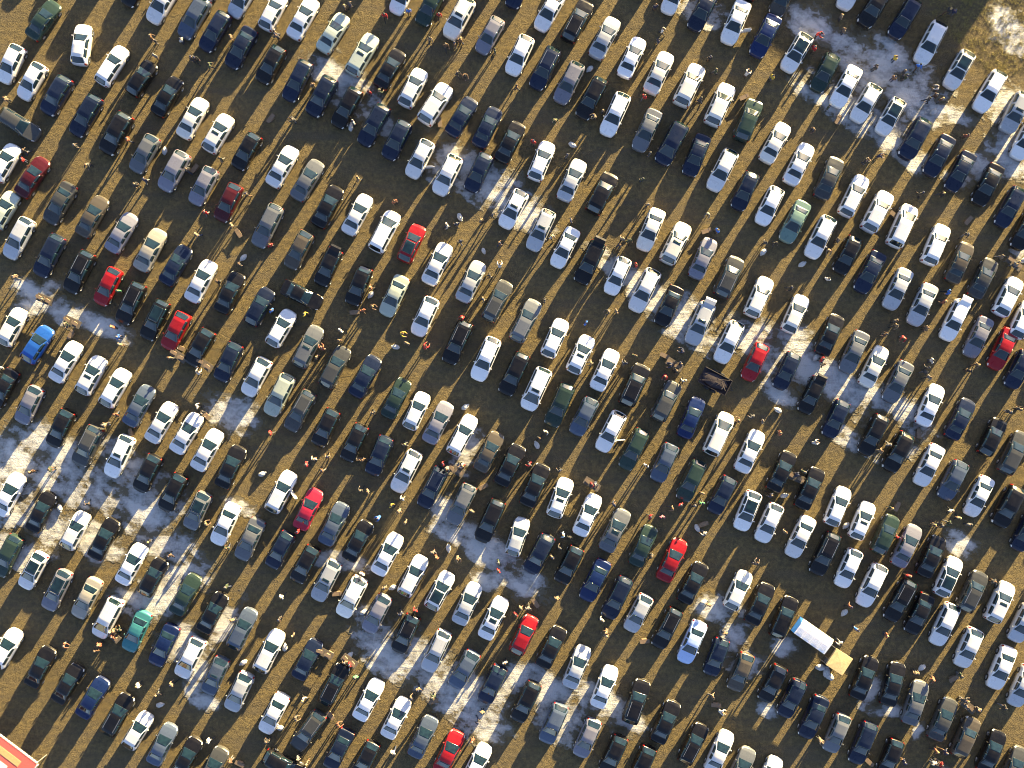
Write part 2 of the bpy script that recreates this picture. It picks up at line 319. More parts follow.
(-10.322,-24.231,204.9,'h','k','r','black hatchback with roof rails between mauve grey hatchback and silver estate, lower centre'),
(-7.366,-25.927,205.1,'e','s','r','silver estate with roof rails between black hatchback and slate blue hatchback, bottom centre'),
(-4.652,-27.696,210.5,'h','l','','slate blue hatchback between silver estate and dark navy hatchback, bottom centre'),
(-1.914,-29.15,206.2,'h','n','','dark navy hatchback between slate blue hatchback and black estate, bottom centre'),
(-23.552,-25.927,26.8,'e','w','','white estate between slate blue estate and dark navy saloon, bottom left'),
(-19.845,-26.727,27.7,'s','n','','dark navy saloon between white estate and black estate, bottom left'),
(-17.252,-29.15,26.8,'e','k','r','black estate with roof rails between dark navy saloon and white saloon, bottom left'),
(-13.909,-30.652,28.2,'s','w','','white saloon between black estate and white saloon, bottom left'),
(-11.243,-32.421,26.6,'s','w','','white saloon between white saloon and slate blue saloon, bottom centre'),
(-8.626,-34.238,25.5,'s','l','','slate blue saloon between white saloon and red saloon, bottom centre'),
(-6.106,-35.692,25.9,'s','r','','red saloon between slate blue saloon and white hatchback, bottom centre'),
(-3.368,-36.783,26.9,'h','w','','white hatchback ending its row after red saloon, bottom centre'),
(-23.116,-31.985,207.4,'s','w','','white saloon between silver hatchback and dark grey estate, bottom left'),
(-19.772,-33.633,215.7,'e','d','r','dark grey estate with roof rails between white saloon and dark navy saloon, bottom left'),
(-16.816,-35.45,206.9,'s','n','','dark navy saloon between dark grey estate and black hatchback, bottom left'),
(-14.199,-36.419,206.4,'h','k','','black hatchback ending its row after dark navy saloon, bottom left'),
(-22.099,-36.976,118,'e','k','','black estate standing apart, bottom left'),
(8.045,-19.046,206.6,'s','B','','dark blue saloon between black hatchback and dark navy estate, lower centre'),
(10.177,-20.742,206,'e','n','','dark navy estate between dark blue saloon and silver hatchback, lower centre'),
(12.237,-22.244,207.2,'h','s','','silver hatchback between dark navy estate and black estate, lower right'),
(17.543,-19.288,27.1,'s','k','','black saloon between red saloon and cream hatchback, lower right'),
(15.023,-23.698,206.8,'e','k','r','black estate with roof rails between silver hatchback and pale blue saloon, lower right'),
(17.446,-25.055,203.5,'s','i','','pale blue saloon between black estate and dark navy hatchback, bottom right'),
(19.821,-26.484,200.1,'h','n','','dark navy hatchback between pale blue saloon and bronze brown hatchback, bottom right'),
(22.171,-27.938,201.6,'h','o','','bronze brown hatchback between dark navy hatchback and black hatchback, bottom right'),
(21.929,-19.991,25.5,'h','W','','cream hatchback between black saloon and black saloon, lower right'),
(24.037,-21.323,25.6,'s','k','','black saloon between cream hatchback and black estate, lower right'),
(1.163,-24.352,25.6,'h','r','','red hatchback between white saloon and black saloon, lower centre'),
(3.828,-25.515,26.5,'s','k','','black saloon between red hatchback and silver saloon, bottom centre'),
(6.3,-27.454,22.1,'s','s','','silver saloon between black saloon and white saloon, bottom centre'),
(8.965,-29.392,21.8,'s','w','','white saloon between silver saloon and black estate, bottom centre'),
(12.067,-30.798,19.5,'e','k','r','black estate with roof rails between white saloon and black saloon, bottom right'),
(14.902,-32.784,24.7,'s','k','','black saloon between black estate and black estate, bottom right'),
(17.592,-34.893,27.7,'e','k','r','black estate with roof rails between black saloon and white saloon, bottom right'),
(20.112,-35.692,24.5,'s','w','','white saloon between black estate and grey saloon, bottom right'),
(22.171,-37.316,25.5,'s','g','','grey saloon between white saloon and white hatchback, bottom right'),
(1.333,-30.846,206.3,'e','k','','black estate between dark navy hatchback and slate blue SUV, bottom centre'),
(3.998,-32.906,203.6,'u','l','','slate blue SUV between black estate and mauve grey hatchback, bottom centre'),
(7.269,-34.359,203.7,'h','L','','mauve grey hatchback between slate blue SUV and black hatchback, bottom centre'),
(9.814,-35.935,204.8,'h','k','','black hatchback between mauve grey hatchback and black hatchback, bottom centre'),
(12.6,-36.952,204.5,'h','k','','black hatchback ending its row after black hatchback, bottom right'),
(34.868,-19.53,205.6,'e','w','','white estate between white hatchback and black estate, lower far right'),
(37.606,-20.984,208.3,'e','k','r','black estate with roof rails between white estate and black saloon, lower far right'),
(39.472,-22.292,205.2,'s','k','','black saloon between black estate and white estate, lower far right'),
(42.307,-18.706,25.1,'h','w','p','white hatchback with glass roof between black saloon and dark grey SUV, lower far right'),
(44.633,-20.112,26.6,'u','d','r','dark grey SUV with roof rails between white hatchback and white SUV, lower far right'),
(47.299,-21.154,25.7,'u','w','s','white SUV with sunroof between dark grey SUV and silver hatchback, lower far right'),
(49.528,-23.213,206,'h','s','','silver hatchback ending its row after white SUV, lower far right'),
(41.944,-23.334,204.6,'e','w','','white estate between black saloon and white hatchback, lower far right'),
(44.246,-25.588,203.5,'h','w','','white hatchback between white estate and white saloon, bottom far right'),
(47.468,-27.526,202.4,'s','w','','white saloon between white hatchback and silver saloon, bottom far right'),
(49.48,-29.319,203.8,'s','s','','silver saloon ending its row after white saloon, bottom far right'),
(26.388,-22.607,23.5,'e','k','','black estate ending its row after black saloon, lower right'),
(34.141,-28.496,22.5,'s','k','','black saloon starting its row before black saloon, bottom far right'),
(36.928,-29.077,16.6,'s','k','','black saloon between black saloon and grey saloon, bottom far right'),
(39.109,-30.919,18.7,'s','g','','grey saloon between black saloon and dark grey saloon, bottom far right'),
(41.774,-32.518,24.5,'s','d','','dark grey saloon between grey saloon and bronze brown SUV, bottom far right'),
(43.955,-34.238,25.2,'u','o','','bronze brown SUV between dark grey saloon and black saloon, bottom far right'),
(46.499,-35.62,24.3,'s','k','','black saloon between bronze brown SUV and dark grey estate, bottom far right'),
(48.68,-37.219,24.2,'e','d','','dark grey estate ending its row after black saloon, bottom far right'),
(25.249,-29.077,207.5,'h','k','','black hatchback between bronze brown hatchback and dark navy hatchback, bottom right'),
(27.114,-30.531,206.5,'h','n','','dark navy hatchback between black hatchback and dark navy saloon, bottom right'),
(29.223,-32.324,204.3,'s','n','','dark navy saloon between dark navy hatchback and grey hatchback, bottom right'),
(31.476,-33.875,203.1,'h','g','','grey hatchback between dark navy saloon and dark navy estate, bottom right'),
(34.02,-34.844,202.2,'e','n','','dark navy estate between grey hatchback and black hatchback, bottom far right'),
(36.686,-36.225,202.3,'h','k','','black hatchback ending its row after dark navy estate, bottom far right'),
(24.934,-37.994,24.8,'h','w','','white hatchback ending its row after grey saloon, bottom right'),
]
# cars standing beyond the edge of the view, whose long shadows reach into it
EXTRA_ROWS = [
(-53.744,40.747,29.4,'u','e','',"beige SUV parked outside the view beyond the field's edge"),
(-39.4,40.669,29.8,'u','g','',"grey SUV parked outside the view beyond the field's edge"),
(-42.162,42.491,210.5,'e','s','',"silver estate parked outside the view beyond the field's edge"),
(-28.932,39.162,208.8,'u','g','',"grey SUV parked outside the view beyond the field's edge"),
(-31.694,40.984,29.3,'u','w','',"white SUV parked outside the view beyond the field's edge"),
(-34.456,42.806,28.5,'e','w','',"white estate parked outside the view beyond the field's edge"),
(-44.706,44.018,29.3,'s','k','',"black saloon parked outside the view beyond the field's edge"),
(-13.424,40.941,208.8,'s','e','',"beige saloon parked outside the view beyond the field's edge"),
(-16.259,42.079,209.8,'h','e','',"beige hatchback parked outside the view beyond the field's edge"),
(-18.852,43.17,29.8,'e','L','',"mauve grey estate parked outside the view beyond the field's edge"),
(-1.842,39.894,205.3,'s','d','',"dark grey saloon parked outside the view beyond the field's edge"),
(-4.604,41.716,205.7,'e','n','',"dark navy estate parked outside the view beyond the field's edge"),
(12.988,39.574,204.5,'h','w','',"white hatchback parked outside the view beyond the field's edge"),
(10.225,41.396,205.4,'u','g','',"grey SUV parked outside the view beyond the field's edge"),
(7.463,43.218,205.8,'h','k','',"black hatchback parked outside the view beyond the field's edge"),
(-7.609,43.776,205.9,'s','w','',"white saloon parked outside the view beyond the field's edge"),
(29.804,40.941,26,'s','n','',"dark navy saloon parked outside the view beyond the field's edge"),
(26.824,42.007,23,'s','k','',"black saloon parked outside the view beyond the field's edge"),
(24.643,43.703,25.4,'e','k','',"black estate parked outside the view beyond the field's edge"),
(23.504,39.332,22.8,'s','k','',"black saloon parked outside the view beyond the field's edge"),
(20.742,41.154,204.7,'s','d','',"dark grey saloon parked outside the view beyond the field's edge"),
(17.979,42.976,23.9,'s','w','',"white saloon parked outside the view beyond the field's edge"),
(54.617,22.932,205,'h','s','',"silver hatchback parked outside the view beyond the field's edge"),
(57.088,20.848,206.5,'e','n','',"dark navy estate parked outside the view beyond the field's edge"),
(54.423,13.87,25.6,'s','L','',"mauve grey saloon parked outside the view beyond the field's edge"),
(53.987,4.783,206.2,'s','k','',"black saloon parked outside the view beyond the field's edge"),
(56.41,3.014,205.3,'h','g','',"grey hatchback parked outside the view beyond the field's edge"),
(53.502,-0.911,207.5,'s','d','',"dark grey saloon parked outside the view beyond the field's edge"),
(55.877,-2.074,207.8,'e','g','',"grey estate parked outside the view beyond the field's edge"),
(56.604,11.689,25,'e','L','',"mauve grey estate parked outside the view beyond the field's edge"),
(51.757,-8.859,25.6,'s','e','',"beige saloon parked outside the view beyond the field's edge"),
(54.859,-10.603,204.3,'h','g','',"grey hatchback parked outside the view beyond the field's edge"),
(53.575,-16.37,26.8,'s','s','',"silver saloon parked outside the view beyond the field's edge"),
(56.361,-17.34,207.1,'h','g','',"grey hatchback parked outside the view beyond the field's edge"),
]
# x, y, heading, pose, jacket, trousers, headwear, label
PERSON_ROWS = [
(-34.93,33.55,86,'walk','brown','dark jeans','tan','person in brown jacket walking below white saloon, top far left'),
(-34.567,33.187,215,'stand','black','grey','brown','person in black jacket standing above black hatchback, top far left'),
(-42.192,23.02,57,'stand','black','charcoal','grey','person in black jacket standing below dark navy estate, upper far left'),
(-34.497,31.72,203,'stand','grey','brown','grey','person in grey jacket standing upper right of black hatchback, top far left'),
(-36.382,19.268,121,'stand','charcoal','black','tan','person in charcoal jacket standing below grey hatchback, upper far left'),
(-35.438,19.68,0,'walk','dark blue','grey','dark blue','person in dark blue jacket walking below grey hatchback, upper far left'),
(-30.936,31.493,127,'stand','charcoal','dark jeans','dark blue','person in charcoal jacket standing lower left of dark navy estate, top left'),
(-30.597,31.42,134,'walk','black','black','dark blue','person in black jacket walking lower left of dark navy estate, top left'),
(-29.242,30.767,70,'walk','dark green','charcoal','black','person in dark green jacket walking below dark navy estate, top left'),
(-31.965,33.242,301,'stand','white','dark jeans','dark blue','person in white jacket standing lower left of slate blue estate, top left'),
(-27.184,33.55,83,'stand','tan','brown','tan','person in tan jacket standing upper left of dark navy saloon, top left'),
(-48.849,27.499,280,'stand','tan','charcoal','brown','person in tan jacket standing upper left of dark grey estate, top far left'),
(-37.109,23.626,268,'walk','orange','dark jeans','dark blue','person in orange jacket walking lower right of black SUV, upper far left'),
(-40.982,21.326,191,'bend','charcoal','charcoal','brown','person in charcoal jacket bending lower left of black SUV, upper far left'),
(-47.082,22.495,17,'walk','black','dark jeans','brown','person in black jacket walking upper right of white hatchback, upper far left'),
(-31.321,20.665,302,'walk','charcoal','dark jeans','tan','person in charcoal jacket walking right of mauve grey SUV, upper left'),
(-28.152,21.81,190,'walk','dark green','grey','brown','person in dark green jacket walking below white hatchback, upper left'),
(-47.275,21.689,265,'stand','red','dark jeans','dark blue','person in red jacket standing upper left of maroon saloon, upper far left'),
(-16.194,36.455,95,'stand','charcoal','brown','blond','person in charcoal jacket standing upper right of pale green saloon, top left'),
(-15.661,36.615,40,'walk','dark blue','black','charcoal','person in dark blue jacket walking upper right of pale green saloon, top left'),
(-12.321,35.608,166,'walk','red','black','charcoal','person in red jacket walking lower left of white hatchback, top left'),
(-9.986,36.078,172,'stand','bright blue','brown','tan','person in bright blue jacket standing below white hatchback, top centre'),
(-7.06,35.694,165,'walk','red','charcoal','grey','person in red jacket walking lower right of dark green hatchback, top centre'),
(-7.964,33.308,161,'walk','tan','charcoal','charcoal','person in tan jacket walking below dark green hatchback, top centre'),
(-6.391,32.703,164,'walk','brown','charcoal','tan','person in brown jacket walking lower left of cream SUV, top centre'),
(-5.547,32.792,73,'stand','brown','grey','dark blue','person in brown jacket standing below cream SUV, top centre'),
(-4.937,33.289,279,'walk','tan','dark jeans','blond','person in tan jacket walking below cream SUV, top centre'),
(-5.031,33.118,5,'walk','brown','brown','black','person in brown jacket walking below cream SUV, top centre'),
(-5.301,30.04,126,'walk','charcoal','charcoal','tan','person in charcoal jacket walking upper right of white SUV, top centre'),
(-4.696,29.919,145,'bend','brown','grey','black','person in brown jacket bending above dark navy saloon, top centre'),
(-1.656,32.211,256,'stand','dark green','dark jeans','black','person in dark green jacket standing below mauve grey hatchback, top centre'),
(-21.035,25.562,274,'bend','charcoal','grey','black','person in charcoal jacket bending lower left of dark navy SUV, top left'),
(-15.347,25.32,63,'stand','white','grey','dark blue','person in white jacket standing lower right of black estate, top left'),
(-12.926,28.104,45,'bend','dark green','dark jeans','tan','person in dark green jacket bending lower left of black saloon, top left'),
(-13.774,28.225,218,'stand','red','grey','charcoal','person in red jacket standing upper right of black estate, top left'),
(-19.27,28.871,327,'stand','tan','grey','brown','person in tan jacket standing upper left of dark navy SUV, top left'),
(-22.872,33.983,223,'walk','tan','dark jeans','black','person in tan jacket walking below white hatchback, top left'),
(-14.863,19.874,231,'walk','tan','charcoal','black','person in tan jacket walking above white saloon, upper left'),
(-22.609,33.55,299,'bend','charcoal','brown','dark blue','person in charcoal jacket bending below white hatchback, top left'),
(14.524,34.155,102,'walk','white','charcoal','brown','person in white jacket walking below white hatchback, top right'),
(14.161,33.187,258,'stand','dark blue','grey','black','person in dark blue jacket standing above cream saloon, top right'),
(19.123,31.493,357,'stand','black','brown','dark blue','person in black jacket standing upper right of cream SUV, top right'),
(19.728,30.282,261,'walk','dark green','grey','tan','person in dark green jacket walking upper right of cream SUV, top right'),
(22.633,29.919,41,'bend','white','brown','black','person in white jacket bending upper right of cream SUV, top right'),
(0.484,28.709,261,'walk','brown','charcoal','black','person in brown jacket walking below white hatchback, top centre'),
(3.994,25.562,136,'bend','dark green','grey','blond','person in dark green jacket bending lower left of mauve grey estate, top centre'),
(2.058,23.384,208,'stand','red','brown','dark blue','person in red jacket standing upper left of white hatchback, upper centre'),
(5.325,22.052,315,'stand','charcoal','grey','dark blue','person in charcoal jacket standing above silver saloon, upper centre'),
(12.587,19.753,347,'stand','dark green','dark jeans','charcoal','person in dark green jacket standing right of black SUV, upper right'),
(12.781,27.741,32,'walk','red','grey','tan','person in red jacket walking lower left of cream saloon, top right'),
(13.315,22.238,301,'stand','charcoal','grey','charcoal','person in charcoal jacket standing below grey saloon, upper right'),
(8.107,25.863,271,'bend','tan','charcoal','dark blue','person in tan jacket bending below black estate, top centre'),
(13.863,36.465,346,'stand','dark blue','brown','brown','person in dark blue jacket standing lower left of white hatchback, top right'),
(18.276,27.499,278,'walk','charcoal','dark jeans','black','person in charcoal jacket walking lower right of cream SUV, top right'),
(8.746,26.347,131,'stand','black','brown','tan','person in black jacket standing left of white estate, top centre'),
(31.807,35.487,90,'stand','tan','charcoal','blond','person in tan jacket standing below white hatchback, top right'),
(32.049,34.155,72,'stand','tan','charcoal','brown','person in tan jacket standing lower left of black SUV, top right'),
(29.545,33.855,114,'bend','red','black','black','person in red jacket bending upper right of white hatchback, top right'),
(29.18,32.44,241,'stand','red','brown','grey','person in red jacket standing right of white hatchback, top right'),
(37.012,31.493,69,'stand','yellow','dark jeans','brown','person in yellow jacket standing below dark navy estate, top far right'),
(35.196,30.645,263,'stand','charcoal','black','black','person in charcoal jacket standing above white hatchback, top far right'),
(37.859,30.161,93,'walk','charcoal','grey','tan','person in charcoal jacket walking lower left of white estate, top far right'),
(36.891,29.556,56,'stand','brown','dark jeans','dark blue','person in brown jacket standing above white hatchback, top far right'),
(38.053,29.677,283,'stand','dark green','charcoal','dark blue','person in dark green jacket standing above white hatchback, top far right'),
(39.311,30.767,181,'walk','bright blue','brown','charcoal','person in bright blue jacket walking lower left of white estate, top far right'),
(41.248,28.588,289,'bend','white','brown','dark blue','person in white jacket bending lower left of white hatchback, top far right'),
(40.28,27.499,279,'walk','charcoal','charcoal','black','person in charcoal jacket walking above dark navy SUV, top far right'),
(41.49,27.499,151,'stand','brown','grey','blond','person in brown jacket standing lower left of white hatchback, top far right'),
(30.597,26.772,115,'stand','dark green','grey','dark blue','person in dark green jacket standing lower left of white saloon, top right'),
(29.266,24.715,233,'bend','brown','dark jeans','tan','person in brown jacket bending upper right of white saloon, upper right'),
(34.107,21.447,54,'bend','black','dark jeans','brown','person in black jacket bending above white estate, upper far right'),
(35.438,22.052,87,'bend','dark blue','charcoal','brown','person in dark blue jacket bending below white hatchback, upper far right'),
(43.911,23.989,12,'stand','orange','brown','charcoal','person in orange jacket standing upper right of dark navy saloon, upper far right'),
(40.885,27.862,62,'walk','brown','charcoal','grey','person in brown jacket walking lower left of white hatchback, top far right'),
(25.151,29.677,241,'stand','yellow','grey','charcoal','person in yellow jacket standing lower left of white hatchback, top right'),
(42.216,36.092,234,'walk','charcoal','brown','blond','person in charcoal jacket walking upper right of white estate, top far right'),
(42.7,35.971,38,'stand','dark blue','grey','grey','person in dark blue jacket standing upper right of white estate, top far right'),
(-29.605,16.533,7,'walk','red','grey','grey','person in red jacket walking lower left of maroon hatchback, upper left'),
(-30.452,14.427,223,'walk','tan','dark jeans','tan','person in tan jacket walking upper right of dark navy saloon, upper left'),
(-27.063,15.323,237,'walk','tan','black','black','person in tan jacket walking below maroon hatchback, upper left'),
(-38.077,4.551,115,'stand','bright blue','dark jeans','grey','person in bright blue jacket standing below black estate, middle far left'),
(-37.835,3.825,211,'stand','tan','brown','grey','person in tan jacket standing below black estate, middle far left'),
(-48.002,10.36,289,'walk','tan','grey','grey','person in tan jacket walking below silver estate, upper far left'),
(-33.041,2.533,184,'stand','tan','grey','brown','person in tan jacket standing below red hatchback, middle left'),
(-49.811,1.053,221,'stand','tan','charcoal','blond','person in tan jacket standing above black saloon, middle far left'),
(-49.515,1.555,138,'walk','white','black','black','person in white jacket walking above black saloon, middle far left'),
(-38.03,9.006,181,'stand','green','black','charcoal','person in green jacket standing right of red hatchback, upper far left'),
(-28.394,9.876,351,'walk','black','charcoal','brown','person in black jacket walking upper left of black saloon, upper left'),
(-38.561,5.519,217,'stand','orange','black','blond','person in orange jacket standing lower left of black estate, middle far left'),
(-25.611,18.349,253,'walk','black','brown','dark blue','person in black jacket walking right of maroon hatchback, upper left'),
(-26.337,11.571,52,'stand','black','dark jeans','brown','person in black jacket standing above black saloon, upper left'),
(-45.218,8.182,236,'walk','black','grey','grey','person in black jacket walking below dark navy estate, upper far left'),
(-43.16,6.003,169,'bend','dark green','dark jeans','tan','person in dark green jacket bending upper right of blue hatchback, middle far left'),
(-30.345,0.981,15,'bend','white','charcoal','charcoal','person in white jacket bending below black hatchback, middle left'),
(-23.326,13.381,320,'stand','red','charcoal','brown','person in red jacket standing below grey estate, upper left'),
(-11.353,17.622,148,'stand','orange','black','brown','person in orange jacket standing above white minivan, upper centre'),
(-6.269,15.323,239,'walk','white','dark jeans','tan','person in white jacket walking above white saloon, upper centre'),
(-5.301,15.444,321,'walk','dark blue','charcoal','grey','person in dark blue jacket walking upper right of white saloon, upper centre'),
(-4.938,13.749,316,'walk','charcoal','grey','dark blue','person in charcoal jacket walking upper right of white saloon, upper centre'),
(-3.002,15.807,127,'stand','tan','brown','blond','person in tan jacket standing left of white hatchback, upper centre'),
(-1.186,13.507,45,'walk','brown','dark jeans','dark blue','person in brown jacket walking below white hatchback, upper centre'),
(-1.186,11.329,359,'bend','white','black','tan','person in white jacket bending above dark grey estate, upper centre'),
(-2.154,10.481,264,'walk','black','grey','black','person in black jacket walking right of silver saloon, upper centre'),
(-1.912,16.291,90,'walk','charcoal','charcoal','dark blue','person in charcoal jacket walking left of white hatchback, upper centre'),
(-2.76,8.182,240,'walk','tan','black','dark blue','person in tan jacket walking left of dark grey estate, upper centre'),
(-13.628,9.332,240,'walk','orange','black','blond','person in orange jacket walking right of black hatchback, upper left'),
(-14.379,7.093,320,'walk','orange','brown','brown','person in orange jacket walking below black hatchback, middle left'),
(-13.652,7.577,113,'bend','brown','charcoal','blond','person in brown jacket bending lower right of black hatchback, middle left'),
(-23.214,7.093,304,'stand','bright blue','black','charcoal','person in bright blue jacket standing right of dark navy hatchback, middle left'),
(-20.067,6.729,101,'walk','yellow','black','charcoal','person in yellow jacket walking below black saloon, middle left'),
(-16.557,5.156,42,'stand','white','grey','grey','person in white jacket standing above dark grey estate, middle left'),
(-16.659,4.224,186,'stand','brown','black','tan','person in brown jacket standing above dark grey estate, middle left'),
(-18.252,3.341,330,'bend','orange','grey','tan','person in orange jacket bending right of grey estate, middle left'),
(-18.857,2.614,113,'stand','tan','brown','blond','person in tan jacket standing lower right of grey estate, middle left'),
(-10.748,4.914,110,'bend','yellow','black','brown','person in yellow jacket bending lower left of white hatchback, photo centre'),
(-10.143,3.946,207,'stand','tan','grey','tan','person in tan jacket standing lower left of white hatchback, photo centre'),
(-8.448,3.462,36,'bend','red','grey','brown','person in red jacket bending below white hatchback, photo centre'),
(-4.705,6.514,232,'bend','red','brown','black','person in red jacket bending above black estate, photo centre'),
(3.794,14.214,127,'walk','white','black','blond','person in white jacket walking lower right of silver estate, upper centre'),
(10.409,13.386,245,'walk','charcoal','dark jeans','brown','person in charcoal jacket walking above white hatchback, upper centre'),
(11.256,13.87,143,'walk','dark green','black','black','person in dark green jacket walking lower left of cream saloon, upper centre'),
(10.651,13.991,14,'walk','grey','black','blond','person in grey jacket walking left of cream saloon, upper centre'),
(11.989,11.515,261,'stand','red','charcoal','brown','person in red jacket standing upper right of white hatchback, upper right'),
(19.849,14.839,238,'stand','bright blue','brown','tan','person in bright blue jacket standing upper right of mauve grey saloon, upper right'),
(19.002,16.533,207,'bend','grey','black','charcoal','person in grey jacket bending above mauve grey saloon, upper right'),
(5.689,15.807,74,'stand','dark blue','brown','grey','person in dark blue jacket standing above white saloon, upper centre'),
(7.141,5.882,302,'stand','bright blue','dark jeans','dark blue','person in bright blue jacket standing above white hatchback, photo centre'),
(9.441,7.093,242,'bend','charcoal','charcoal','black','person in charcoal jacket bending below white hatchback, photo centre'),
(10.07,7.02,67,'stand','tan','grey','tan','person in tan jacket standing below white hatchback, photo centre'),
(11.861,2.735,21,'stand','dark green','brown','brown','person in dark green jacket standing above black SUV, middle right'),
(7.626,2.073,255,'walk','tan','grey','blond','person in tan jacket walking lower right of white hatchback, photo centre'),
(10.893,2.009,357,'walk','dark blue','grey','black','person in dark blue jacket walking right of white saloon, photo centre'),
(15.492,1.888,260,'bend','dark blue','charcoal','charcoal','person in dark blue jacket bending above dark grey SUV, middle right'),
(16.581,3.098,298,'bend','dark blue','black','dark blue','person in dark blue jacket bending lower left of silver estate, middle right'),
(16.315,1.937,256,'stand','dark blue','dark jeans','tan','person in dark blue jacket standing above dark grey SUV, middle right'),
(15.855,1.283,236,'stand','black','black','tan','person in black jacket standing above dark grey SUV, middle right'),
(14.846,0.88,201,'bend','red','dark jeans','charcoal','person in red jacket bending above dark grey SUV, middle right'),
(24.449,13.628,30,'walk','charcoal','black','black','person in charcoal jacket walking below white hatchback, upper right'),
(3.147,8.061,271,'stand','charcoal','black','charcoal','person in charcoal jacket standing upper right of grey estate, photo centre'),
(13.106,17.344,169,'walk','tan','charcoal','grey','person in tan jacket walking above cream saloon, upper right'),
(16.642,0.315,345,'walk','white','charcoal','blond','person in white jacket walking upper right of dark grey SUV, middle right'),
(31.444,13.87,90,'stand','charcoal','brown','charcoal','person in charcoal jacket standing right of white estate, upper right'),
(30.718,13.023,199,'bend','tan','grey','brown','person in tan jacket bending lower right of white estate, upper right'),
(30.476,10.118,24,'stand','white','black','charcoal','person in white jacket standing lower left of black hatchback, upper right'),
(26.966,9.271,272,'walk','black','charcoal','dark blue','person in black jacket walking above cream hatchback, upper right'),
(25.393,13.628,153,'walk','black','charcoal','black','person in black jacket walking lower left of grey green saloon, upper right'),
(37.012,6.124,148,'stand','charcoal','black','brown','person in charcoal jacket standing below silver saloon, middle far right'),
(37.133,5.64,234,'walk','tan','charcoal','charcoal','person in tan jacket walking lower left of silver saloon, middle far right'),
(37.859,4.599,202,'bend','red','grey','brown','person in red jacket bending lower left of silver saloon, middle far right'),
(36.044,4.793,304,'stand','brown','dark jeans','charcoal','person in brown jacket standing above cream saloon, middle far right'),
(40.038,5.398,272,'stand','tan','brown','brown','person in tan jacket standing below silver saloon, middle far right'),
(41.732,7.94,304,'walk','orange','charcoal','blond','person in orange jacket walking upper left of white estate, middle far right'),
(42.216,8.908,272,'walk','bright blue','black','black','person in bright blue jacket walking above white estate, upper far right'),
(43.911,14.476,212,'walk','charcoal','grey','grey','person in charcoal jacket walking above bronze brown saloon, upper far right'),
(47.3,12.297,91,'walk','tan','grey','charcoal','person in tan jacket walking upper right of dark grey saloon, upper far right'),
(48.631,11.571,236,'walk','grey','grey','blond','person in grey jacket walking above white hatchback, upper far right'),
(48.849,11.74,336,'walk','charcoal','black','blond','person in charcoal jacket walking below black saloon, upper far right'),
(39.917,1.162,53,'walk','charcoal','grey','charcoal','person in charcoal jacket walking right of grey saloon, middle far right'),
(40.134,1.573,355,'walk','charcoal','charcoal','charcoal','person in charcoal jacket walking upper right of grey saloon, middle far right'),
(40.28,0.678,225,'walk','grey','charcoal','brown','person in grey jacket walking above white saloon, middle far right'),
(44.153,1.283,34,'stand','black','brown','black','person in black jacket standing below mauve grey saloon, middle far right'),
(44.942,1.867,229,'walk','tan','brown','blond','person in tan jacket walking below mauve grey saloon, middle far right'),
(40.522,2.251,87,'stand','white','dark jeans','black','person in white jacket standing upper right of grey saloon, middle far right'),
(30.113,1.888,329,'walk','charcoal','charcoal','brown','person in charcoal jacket walking below black saloon, middle right'),
(41.49,18.349,89,'walk','black','charcoal','blond','person in black jacket walking lower left of dark navy saloon, upper far right'),
(39.553,18.397,324,'walk','black','black','dark blue','person in black jacket walking upper right of white minivan, upper far right'),
(29.944,2.388,301,'stand','red','brown','charcoal','person in red jacket standing below black saloon, middle right'),
(-38.319,-2.905,164,'walk','orange','dark jeans','brown','person in orange jacket walking below white hatchback, middle far left'),
(-30.452,-2.179,64,'walk','white','black','black','person in white jacket walking upper right of white saloon, middle left'),
(-30.1,-2.722,119,'bend','black','dark jeans','grey','person in black jacket bending upper right of white saloon, middle left'),
(-44.613,-8.23,78,'stand','dark green','brown','black','person in dark green jacket standing below black hatchback, lower far left'),
(-41.103,-11.619,340,'walk','black','charcoal','dark blue','person in black jacket walking upper right of white hatchback, lower far left'),
(-29.726,-13.556,63,'bend','tan','brown','blond','person in tan jacket bending lower right of grey hatchback, lower left'),
(-35.051,-15.25,291,'stand','black','dark jeans','blond','person in black jacket standing upper right of white saloon, lower far left'),
(-33.115,-16.581,135,'walk','brown','charcoal','dark blue','person in brown jacket walking upper right of black hatchback, lower left'),
(-39.166,-3.873,249,'bend','tan','dark jeans','grey','person in tan jacket bending upper right of dark grey SUV, middle far left'),
(-46.428,-8.472,139,'stand','brown','brown','tan','person in brown jacket standing upper right of white saloon, lower far left'),
(-27.512,-15.864,344,'walk','dark green','dark jeans','brown','person in dark green jacket walking below white saloon, lower left'),
(-23.335,-4.72,239,'walk','red','charcoal','brown','person in red jacket walking lower left of dark grey estate, middle left'),
(-19.825,-7.746,75,'stand','red','dark jeans','grey','person in red jacket standing upper right of white estate, middle left'),
(-19.099,-7.262,353,'walk','white','brown','blond','person in white jacket walking below black hatchback, middle left'),
(-17.768,-7.02,336,'walk','tan','brown','dark blue','person in tan jacket walking below black hatchback, middle left'),
(-14.621,-10.288,13,'walk','black','black','tan','person in black jacket walking lower left of dark navy hatchback, lower left'),
(-13.919,-10.36,250,'stand','tan','dark jeans','brown','person in tan jacket standing below dark navy hatchback, lower left'),
(-14.364,-7.351,304,'walk','brown','black','brown','person in brown jacket walking left of dark navy hatchback, middle left'),
(-11.716,-11.74,109,'walk','yellow','grey','black','person in yellow jacket walking lower left of white estate, lower centre'),
(-10.62,-11.117,24,'walk','white','grey','dark blue','person in white jacket walking below white estate, lower centre'),
(-10.869,-12.103,187,'bend','tan','black','tan','person in tan jacket bending below white estate, lower centre'),
(-10.264,-13.314,291,'stand','tan','brown','blond','person in tan jacket standing upper right of white saloon, lower centre'),
